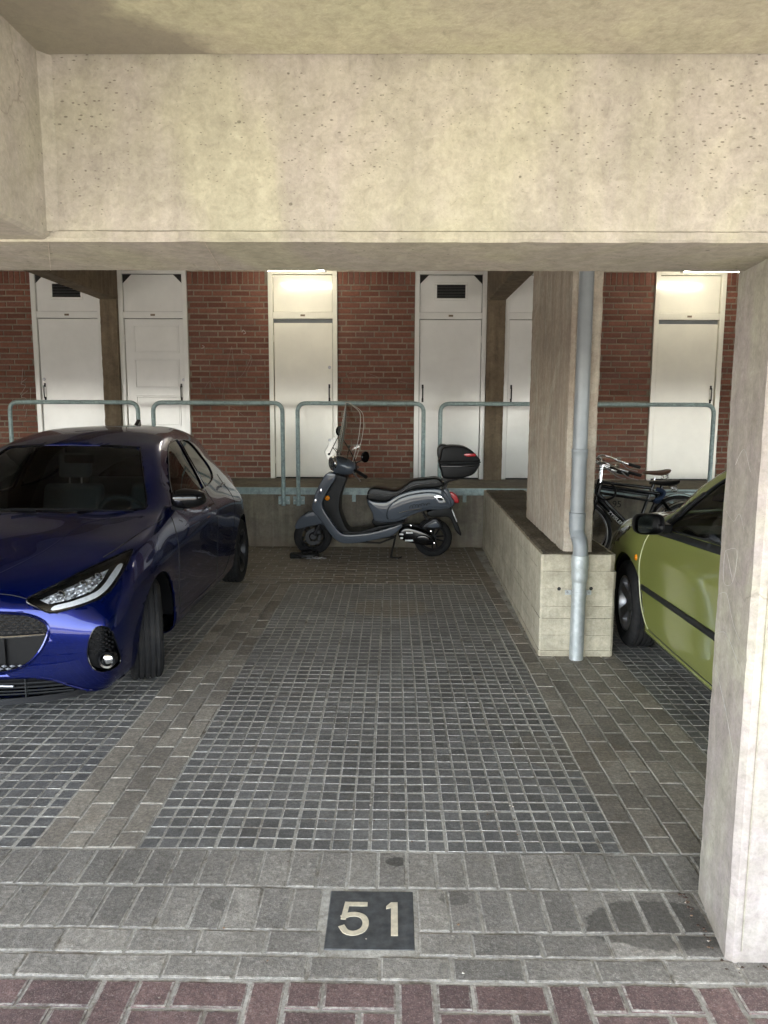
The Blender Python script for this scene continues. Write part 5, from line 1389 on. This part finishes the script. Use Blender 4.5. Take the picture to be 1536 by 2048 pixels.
o = MB().lathe([(.0, -.045), (.03, -.040), (.055, -.025), (.070, .0)], 28, 'z', (0, 0, 0), False).build('headlight_reflector', 'reflector', sco, 40); o.location = hl_o.location; o.rotation_euler = rot
o = MB().lathe([(.0, .024), (.03, .021), (.055, .014), (.072, .004)], 28, 'z', (0, 0, 0), False).build('headlight_lens', 'lens', sco, 40); o.location = hl_o.location; o.rotation_euler = rot
nk = MB(); a, b = zc(440, 600), zc(470, 560); nk.tube([(a[0], 0, a[1] - .03), (b[0], 0, b[1])], .05, 14); nk.build('steering_neck', 'black', sco, 40)
def side_kit(s_):
    g0, g1 = zc(560, 572), zc(650, 606)
    if s_ < 0: P0, P1 = (g0[0], -.10, g0[1]), (g1[0], -.33, g1[1])
    else: P0, P1 = (g0[0] - .02, .10, g0[1]), (g1[0] - .15, .36, g1[1] + .05)
    d = Vector(P1) - Vector(P0)
    MB().tube([P0, tuple(Vector(P0) + d * .3)], .017, 10).build('switch_box', 'black', sco, 40)
    MB().tube([tuple(Vector(P0) + d * .25), tuple(Vector(P0) + d * .32), tuple(Vector(P0) + d * .9), tuple(Vector(P0) + d * .95), P1], [.018, .020, .020, .022, .020], 12).build('grip', 'black', sco, 40)
    l0 = Vector(P0) + d * .1 + Vector((-.03, 0, -.015))
    MB().tube(spline([tuple(l0), tuple(l0 + d * .25 + Vector((-.02, 0, -.01))), tuple(l0 + d * .5 + Vector((.0, 0, -.035))), tuple(l0 + d * .55 + Vector((.012, 0, -.06)))], 4), .0065, 8).build('brake_lever', 'alu', sco, 40)
    mb0 = Vector(P0) + d * .12 + Vector((0, 0, .015))
    mq = zc(645, 465) if s_ < 0 else zc(418, 300)
    mc = Vector((mq[0], -.36 if s_ < 0 else .38, mq[1]))
    MB().tube(spline([tuple(mb0), tuple(mb0 + Vector((.0, 0, .07))), tuple((mb0 + mc) / 2 + Vector((-.0, 0, .03))), tuple(mc - Vector((.03, 0, .01)))], 5), .0065, 8).build('mirror_stem', 'black', sco, 40)
    mm = MB(); n = 22
    for (k, dx) in ((.55, -.022), (.9, -.012), (1.0, .0), (.96, .010), (.0, .0085)):
        for j in range(n): a = 2 * math.pi * j / n; mm.v.append((mc.x + dx + .035 * k * math.cos(a) * .9, mc.y + .062 * k * math.cos(a), mc.z + .060 * k * math.sin(a)))
    for i in range(4):
        for j in range(n): mm.f.append((i * n + j, i * n + (j + 1) % n, (i + 1) * n + (j + 1) % n, (i + 1) * n + j))
    mm.f.append(tuple(range(n)))
    mm.build('rear_mirror', 'blackg', sco, 40)
side_kit(-1); side_kit(1)
# windscreen: a bent clear sheet with pale cut edges
Cn = spline([zc(*p) for p in ((428, 520), (418, 470), (432, 390), (452, 280), (470, 180), (488, 88))], 5)
En = spline([zc(*p) for p in ((548, 505), (572, 430), (596, 330), (606, 225), (592, 152), (512, 92))], 5)
Wn = spline([(0, .19), (.2, .25), (.4, .265), (.6, .24), (.8, .17), (1.0, .045)], 5)
ws = MB(); cols = 21; rows = len(Cn)
for i in range(rows):
    for j in range(cols):
        s_ = j / (cols - 1) * 2 - 1; e = abs(s_) ** 2.1
        yb = Wn[i][1] * s_
        ws.v.append((Cn[i][0] + (En[i][0] - Cn[i][0]) * e, yb, Cn[i][1] + (En[i][1] - Cn[i][1]) * e))
for i in range(rows - 1):
    for j in range(cols - 1): a = i * cols + j; ws.f.append((a, a + 1, a + cols + 1, a + cols))
edge = [ws.v[i * cols] for i in range(rows)] + [ws.v[(rows - 1) * cols + j] for j in range(1, cols)] + [ws.v[i * cols + cols - 1] for i in range(rows - 2, -1, -1)]
wso = ws.build('windscreen', 'clear', sco, 60)
M['pedge'] = simple('cut acrylic edge', (.62, .60, .55), .25)
MB().tube(edge, .0032, 6).build('windscreen_edge', 'pedge', wso, 40)
MB().tube([tuple(Vector(ws.v[i * cols + cols // 2]) + Vector((-.002, 0, 0))) for i in range(3, rows)], .0022, 5).build('windscreen_glint', 'pedge', wso, 40) if False else None
wing = MB(); pw = [zc(*p) for p in ((360, 520), (325, 455), (340, 415), (400, 335), (412, 420), (395, 480))]
wing.prism(spline(pw, 3, True), 'y', .12, .124); wo_ = wing.build('windscreen_wing', 'clear', sco, 40)
MB().tube([(x, .122, z) for x, z in spline(pw, 3, True)], .0028, 6, False, True).build('wing_edge', 'pedge', wo_, 40)
br = MB()
for (pa, pb, y_) in (((360, 465), (430, 330), .10), ((395, 410), (440, 470), -.02), ((500, 500), (520, 405), -.10), ((450, 470), (405, 420), .10)):
    a, b = zc(*pa), zc(*pb); br.tube([(a[0], y_, a[1]), (b[0], y_, b[1])], .005, 6)
br.build('windscreen_bracket', 'iron', wso, 40)
for (X, Y, y_) in ((358, 466, .10), (520, 402, -.10)): q = zc(X, Y); MB().lathe([(0, -.01), (.014, -.008), (.014, .008), (0, .01)], 14, 'y', (q[0], y_, q[1]), False).build('bracket_knob', 'black', wso, 40)
# carrier and top box
ca = MB(); a, b, c_ = zc(1185, 690), zc(1235, 640), zc(1310, 624)
for y_ in (-.07, .07): ca.tube([(a[0], y_, a[1]), (b[0], y_, b[1] - .01), (c_[0], y_, c_[1])], .011, 8)
ca.prism([zc(*p) for p in ((1180, 632), (1312, 622), (1312, 630), (1236, 642), (1215, 705), (1200, 700), (1205, 650), (1180, 642))], 'y', -.06, .06)
ca.build('rear_carrier', 'iron', sco, 40)
tb = panel('top_box', 'black', sco, [(1163, 512), (1250, 514), (1350, 510), (1447, 505), (1436, 545), (1412, 582), (1370, 604), (1300, 620), (1196, 620), (1180, 585)], .205, .045, 2)
o = panel('top_box_lid', 'black', sco, [(1160, 506), (1168, 470), (1180, 410), (1215, 392), (1280, 390), (1340, 398), (1395, 426), (1430, 462), (1450, 500), (1350, 506), (1250, 508)], .21, .06, 2)
panel('back_pad', 'leather', sco, [(1152, 470), (1150, 420), (1165, 390), (1195, 384), (1225, 396), (1200, 420), (1180, 470), (1165, 478)], .13, .03, 3)
panel('top_box_seam', 'dark', sco, [(1156, 507), (1452, 499), (1453, 508), (1158, 516)], .213, .004, 1)
panel('top_box_ridge', 'blackg', sco, [(1175, 532), (1300, 532), (1425, 525), (1425, 532), (1300, 539), (1178, 539)], .2065, .002, 1)
panel('top_box_glaze', 'blackg', sco, [(1230, 396), (1285, 393), (1338, 401), (1385, 424), (1335, 440), (1262, 440), (1225, 430)], .2115, .03, 2) if False else None
panel('reflector', 'red', sco, [(1335, 444), (1408, 440), (1418, 452), (1408, 462), (1350, 464)], .2112, .006, 2)

# chain lock lying by the front wheel
lk = empty('chain_lock', (-1.01, 8.12, 0), 0, 'black sleeved chain lock heaped under the scooter front wheel', 'lock')
lp = MB(); pts = []
for i in range(60):
    t = i / 59; a = t * 11; r = .10 + .05 * math.sin(t * 7)
    pts.append((.07 + r * 1.2 * math.cos(a) + .08 * t, r * .6 * math.sin(a), .024 + .05 * t + .012 * math.sin(a * 2.3)))
lp.tube(pts, .019, 8); lp.build('chain_sleeve', 'leather', lk, 45)
MB().box(-.11, .02, -.05, .05, .002, .065).build('lock_body', 'black', lk, 30, .018, 3)
ch = MB()
for k in range(7):
    c_ = Vector((.10 + k * .03, -.09 + .012 * math.sin(k), .02 + .004 * (k % 2)))
    u = Vector((1, .2 * math.sin(k), .2)); v = Vector((0, .6, .8)) if k % 2 else Vector((0, .8, -.6))
    ch.tube([tuple(c_ + u * .019 * math.cos(a) + v * .010 * math.sin(a)) for a in [2 * math.pi * i / 14 for i in range(14)]], .0042, 6, False, True)
o = ch.build('chain_link', 'alu', lk, 40); o['kind'] = 'stuff'

# ================================================================== BICYCLES
def bicycle(loc, rz, lean, label, saddle_mat, saddle_z, hb, brand=None, rack=True):
    b = empty('bicycle', loc, rz, label, 'bicycle', 'bicycles behind the plinth'); b.rotation_euler = (lean, 0, rz)
    A, F, BB = Vector((.50, 0, .345)), Vector((-.63, 0, .345)), Vector((0, 0, .285))
    ST, HT, HB = Vector((.185, 0, .80)), Vector((-.405, 0, .88)), Vector((-.445, 0, .70))
    for c_, nm in ((A, 'rear'), (F, 'front')):
        wh = bpy.data.objects.new('wheel', None); COL.objects.link(wh); wh.parent = b; wh.location = c_; wh.empty_display_size = .1
        MB().tube([(.335 * math.cos(a), 0, .335 * math.sin(a)) for a in [2 * math.pi * i / 56 for i in range(56)]], .019, 10, False, True).build('tyre', 'tyre', wh, 45)
        MB().tube([(.312 * math.cos(a), 0, .312 * math.sin(a)) for a in [2 * math.pi * i / 56 for i in range(56)]], .011, 8, False, True).build('rim', 'alu', wh, 45)
        sp = MB()
        for k in range(28):
            a = 2 * math.pi * k / 28; s_ = .03 if k % 2 else -.03
            sp.tube([(.022 * math.cos(a + .8), s_, .022 * math.sin(a + .8)), (.306 * math.cos(a), 0, .306 * math.sin(a))], .0012, 4, False)
        o = sp.build('spokes', 'chrome', wh, 0); o['kind'] = 'stuff'
        MB().lathe([(.012, -.05), (.024, -.034), (.014, -.02), (.014, .02), (.024, .034), (.012, .05)], 16, 'y').build('hub', 'alu', wh, 40)
        g = MB(); arc = [(.372 * math.cos(a), .372 * math.sin(a)) for a in [rad(-5 if nm == 'rear' else 20) + rad(160) * i / 30 for i in range(31)]]
        for (x, z) in arc: g.v += [(x, -.028, z), (x * 1.02, 0, z * 1.02), (x, .028, z)]
        for i in range(30):
            for q in range(2): g.f.append((i * 3 + q, i * 3 + q + 1, i * 3 + q + 4, i * 3 + q + 3))
        o = g.build('mudguard', 'blackg', b, 50); o.location = c_
    f = MB(); T = lambda p, q, r: f.tube([tuple(p), tuple(q)], r, 12)
    T(HB + Vector((.01, 0, .03)), BB, .024); T(HT + Vector((.01, 0, -.03)), ST + Vector((0, 0, -.02)), .019); T(HT + Vector((-.02, 0, -.10)), ST + Vector((-.025, 0, -.10)), .015)
    T(BB, ST + Vector((.03, 0, .06)), .019); T(HB, HT, .023)
    for s_ in (-1, 1):
        T(ST + Vector((0, s_ * .012, -.03)), A + Vector((0, s_ * .06, 0)), .0095); T(BB + Vector((0, s_ * .03, 0)), A + Vector((0, s_ * .06, 0)), .011)
    fo = f.build('frame', 'blackg', b, 45)
    fk = MB()
    for s_ in (-1, 1): fk.tube(spline([tuple(HB + Vector((0, s_ * .035, -.0))), tuple(HB + Vector((-.06, s_ * .05, -.18))), tuple(F + Vector((.015, s_ * .055, .02)))], 5), .013, 8)
    fk.build('fork', 'blackg', b, 45)
    sm = MB(); sm.tube([tuple(ST), tuple(ST + Vector((.035, 0, saddle_z - .86)))], .013, 10); sm.build('seat_post', 'chrome', b, 45)
    sd_ = MB(); c0 = ST + Vector((.05, 0, saddle_z - .80))
    prof = [(-.15, .016, .018, 0), (-.10, .022, .026, .004), (-.02, .04, .034, .002), (.05, .082, .040, .004), (.10, .10, .042, .014), (.135, .085, .034, .020), (.150, .03, .012, .022)]
    n2 = 16
    for (x, w_, h_, up_) in prof:
        for j in range(n2):
            a = 2 * math.pi * j / n2; zz_ = math.sin(a); sd_.v.append((c0.x + x, w_ * math.cos(a), c0.z + up_ + (h_ * .5 if zz_ > 0 else h_) * zz_))
    for i in range(len(prof) - 1):
        for j in range(n2): sd_.f.append((i * n2 + j, i * n2 + (j + 1) % n2, (i + 1) * n2 + (j + 1) % n2, (i + 1) * n2 + j))
    sd_.f.append(tuple(range(n2))); sd_.f.append(tuple((len(prof) - 1) * n2 + j for j in range(n2))[::-1])
    so_ = sd_.build('saddle', saddle_mat, b, 60)
    for s_ in (-1, 1): MB().tube([(c0.x + .1 + .018 * math.cos(t * 26), s_ * .06 + .018 * math.sin(t * 26), c0.z - .09 + .07 * t) for t in [i / 40 for i in range(41)]], .0035, 5).build('saddle_spring', 'chrome', so_, 40)
    top = HT + Vector((.015, 0, hb))
    h = MB(); h.tube([tuple(HT), tuple(top)], .013, 10)
    for s_ in (-1, 1): h.tube(spline([tuple(top), tuple(top + Vector((-.06, s_ * .10, .015))), tuple(top + Vector((-.03, s_ * .22, .02))), tuple(top + Vector((.12, s_ * .285, -.05))), tuple(top + Vector((.24, s_ * .29, -.09)))], 6), .0115, 10)
    ho = h.build('handlebar', 'chrome', b, 45)
    for s_ in (-1, 1):
        MB().tube([tuple(top + Vector((.20, s_ * .29, -.076))), tuple(top + Vector((.23, s_ * .29, -.086))), tuple(top + Vector((.33, s_ * .292, -.112)))], [.016, .018, .0185], 10).build('grip', 'black', ho, 40)
        MB().tube(spline([tuple(top + Vector((.14, s_ * .285, -.075))), tuple(top + Vector((.2, s_ * .30, -.13))), tuple(top + Vector((.30, s_ * .30, -.155)))], 4), .006, 6).build('brake_lever', 'alu', ho, 40)
    MB().lathe([(.0, .03), (.018, .026), (.026, .01), (.027, .0)], 16, 'z', tuple(top + Vector((.10, -.27, -.03))), False).build('bell', 'chrome', ho, 45)
    cb = MB()
    for k in range(3): cb.tube(spline([tuple(top + Vector((.12, -.28 + .25 * k, -.05))), tuple(top + Vector((-.12 - .02 * k, -.1 + .08 * k, -.05 - .03 * k))), tuple(HT + Vector((-.06, 0, -.03))), tuple(HB + Vector((.05, -.028, 0)))], 5), .0028, 5)
    cb.build('cable', 'ink', ho, 40)
    cc = MB().prism(spline([(-.12, .285), (-.06, .385), (.05, .395), (.40, .385), (.545, .37), (.56, .325), (.40, .30), (.05, .19), (-.06, .19)], 3, True), 'y', -.065, -.035).build('chain_case', 'blackg', b, 35, .008)
    pd = MB(); pd.tube([(0, -.07, .285), (-.10, -.085, .16)], .009, 8); pd.box(-.15, -.05, -.17, -.09, .147, .172); pd.tube([(0, .06, .285), (.10, .075, .41)], .009, 8); pd.box(.05, .15, .08, .16, .40, .425)
    pd.build('pedal_crank', 'dalloy', b, 35, .003)
    if rack:
        r = MB()
        for y_ in (-.06, 0, .06): r.tube([(.30, y_, .735), (.86, y_, .735)], .006, 6)
        for x_ in (.34, .58, .84): r.tube([(x_, -.062, .735), (x_, .062, .735)], .005, 6)
        for s_ in (-1, 1): r.tube([(.72, s_ * .06, .735), (.52, s_ * .07, .36)], .006, 6)
        r.build('carrier', 'iron', b, 40)
    lm = MB().lathe([(.0, -.05), (.03, -.045), (.045, 0), (.047, .03), (.0, .034)], 18, 'x', tuple(HT + Vector((-.12, 0, -.05))), False).build('front_lamp', 'blackg', b, 40)
    fr_ = MB()
    for s_ in (-1, 1): fr_.tube([(-.78, s_ * .12, .80), (-.50, s_ * .12, .80), (-.50, s_ * .12, .86)], .006, 6)
    for x_ in (-.78, -.68, -.58): fr_.tube([(x_, -.12, .80), (x_, .12, .80)], .005, 6)
    fr_.tube([(-.62, .06, .345), (-.66, .12, .80)], .006, 6).tube([(-.62, -.06, .345), (-.66, -.12, .80)], .006, 6)
    fr_.build('front_carrier', 'iron', b, 40)
    if brand:
        d = (BB - HB).normalized(); ang = math.atan2(d.z, d.x); mid = HB + (BB - HB) * .44
        mat = Matrix.Translation((mid.x, -.0262, mid.z)) @ Matrix.Rotation(-ang, 4, 'Y') @ Matrix.Rotation(rad(90), 4, 'X')
        text_mesh('brand_lettering', brand, .050, 'label', fo, mat, .001, 1.05)
        MB().tube([tuple(HB + (BB - HB) * .86), tuple(HB + (BB - HB) * .93)], .0252, 12).build('red_band', 'red', fo, 40)
    return b
bk = bicycle((2.575, 7.72, 0), rad(-6), rad(-4), 'black bicycle lettered ZYSSLER with a low black saddle, nearest the green car', 'leather', .895, .20, 'ZYSSLER')
MB().tube(spline([(.15, -.03, .83), (.22, -.055, .80), (.20, -.04, .74), (.14, -.05, .71), (.19, .03, .70), (.24, .04, .78)], 5), .022, 8).build('saddle_strap', 'navy', bk, 40)
lk2 = MB().tube([(-.36 + .10 * math.cos(a), -.05 + .02 * math.sin(3 * a), .80 + .09 * math.sin(a)) for a in [2 * math.pi * i / 30 for i in range(30)]], .011, 8, False, True).build('cable_lock', 'black', bk, 40)
bicycle((2.72, 8.26, 0), rad(3), rad(-7), 'black bicycle with a brown leather saddle, standing against the walkway', 'brown_l', .955, .23)

# faded stencilled number on the walkway face behind the bicycles
text_mesh('stencil_number', '95', .11, 'ink', wk, Matrix.Translation((2.66, 8.8285, .53)) @ Matrix.Rotation(rad(90), 4, 'X'), .0008)

# bits of grit, leaf and cigarette paper in the joints
lt = MB(); rl = random.Random(8)
for k in range(150):
    x, y = rl.uniform(-1.6, 1.4), 1.85 + 5.5 * rl.random() ** 1.6; r = rl.uniform(.0012, .0042)
    if rl.random() < .6: x = -.945 + round((x + .945) / .2896) * .2896 + rl.gauss(0, .006)
    a = rl.uniform(0, 3.1); q = [(r * (1.6 if i % 2 else .8) * math.cos(a + i * 1.05), r * math.sin(a + i * 1.05)) for i in range(6)]
    kk = len(lt.v); lt.v += [(x + u, y + v, .0008) for u, v in q] + [(x + u * .5, y + v * .5, .0016 + r * .7) for u, v in q]
    for i in range(6): lt.f.append((kk + i, kk + (i + 1) % 6, kk + 6 + (i + 1) % 6, kk + 6 + i))
    lt.f.append(tuple(kk + 6 + i for i in range(6)))
for k in range(150):
    if k % 2: x, y = 1.0 + rl.uniform(-.012, .4) * (k % 4 == 1) - abs(rl.gauss(0, .012)) * (k % 4 == 3), 2.03 - abs(rl.gauss(0, .014)) if k % 4 == 1 else rl.uniform(2.03, 2.37)
    else: x, y = (bx(4.84) + rl.uniform(0, .5), 4.83 - abs(rl.gauss(0, .02))) if k % 4 else (bx(4.9) - abs(rl.gauss(0, .018)), rl.uniform(4.84, 8.4))
    if k % 4 == 0: x += (y - 4.84) * .025
    r = rl.uniform(.0015, .006); a = rl.uniform(0, 3.1); q = [(r * (1.7 if i % 2 else .8) * math.cos(a + i * 1.05), r * math.sin(a + i * 1.05)) for i in range(6)]
    kk = len(lt.v); lt.v += [(x + u, y + v, .0008) for u, v in q] + [(x + u * .5, y + v * .5, .0016 + r * .7) for u, v in q]
    for i in range(6): lt.f.append((kk + i, kk + (i + 1) % 6, kk + 6 + (i + 1) % 6, kk + 6 + i))
    lt.f.append(tuple(kk + 6 + i for i in range(6)))
t_ = NT('grit'); M['grit'] = t_.bsdf(t_.ramp(t_.rnd(), [(0.0, (.05, .03, .02)), (.45, (.16, .10, .06)), (.75, (.3, .27, .22)), (1.0, (.7, .69, .66))], 'CONSTANT'), .9)
tag(lt.build('grit_litter', 'grit', None, 0), 'scattered grit and dry leaf crumbs over the paving', 'litter', None, 'stuff')
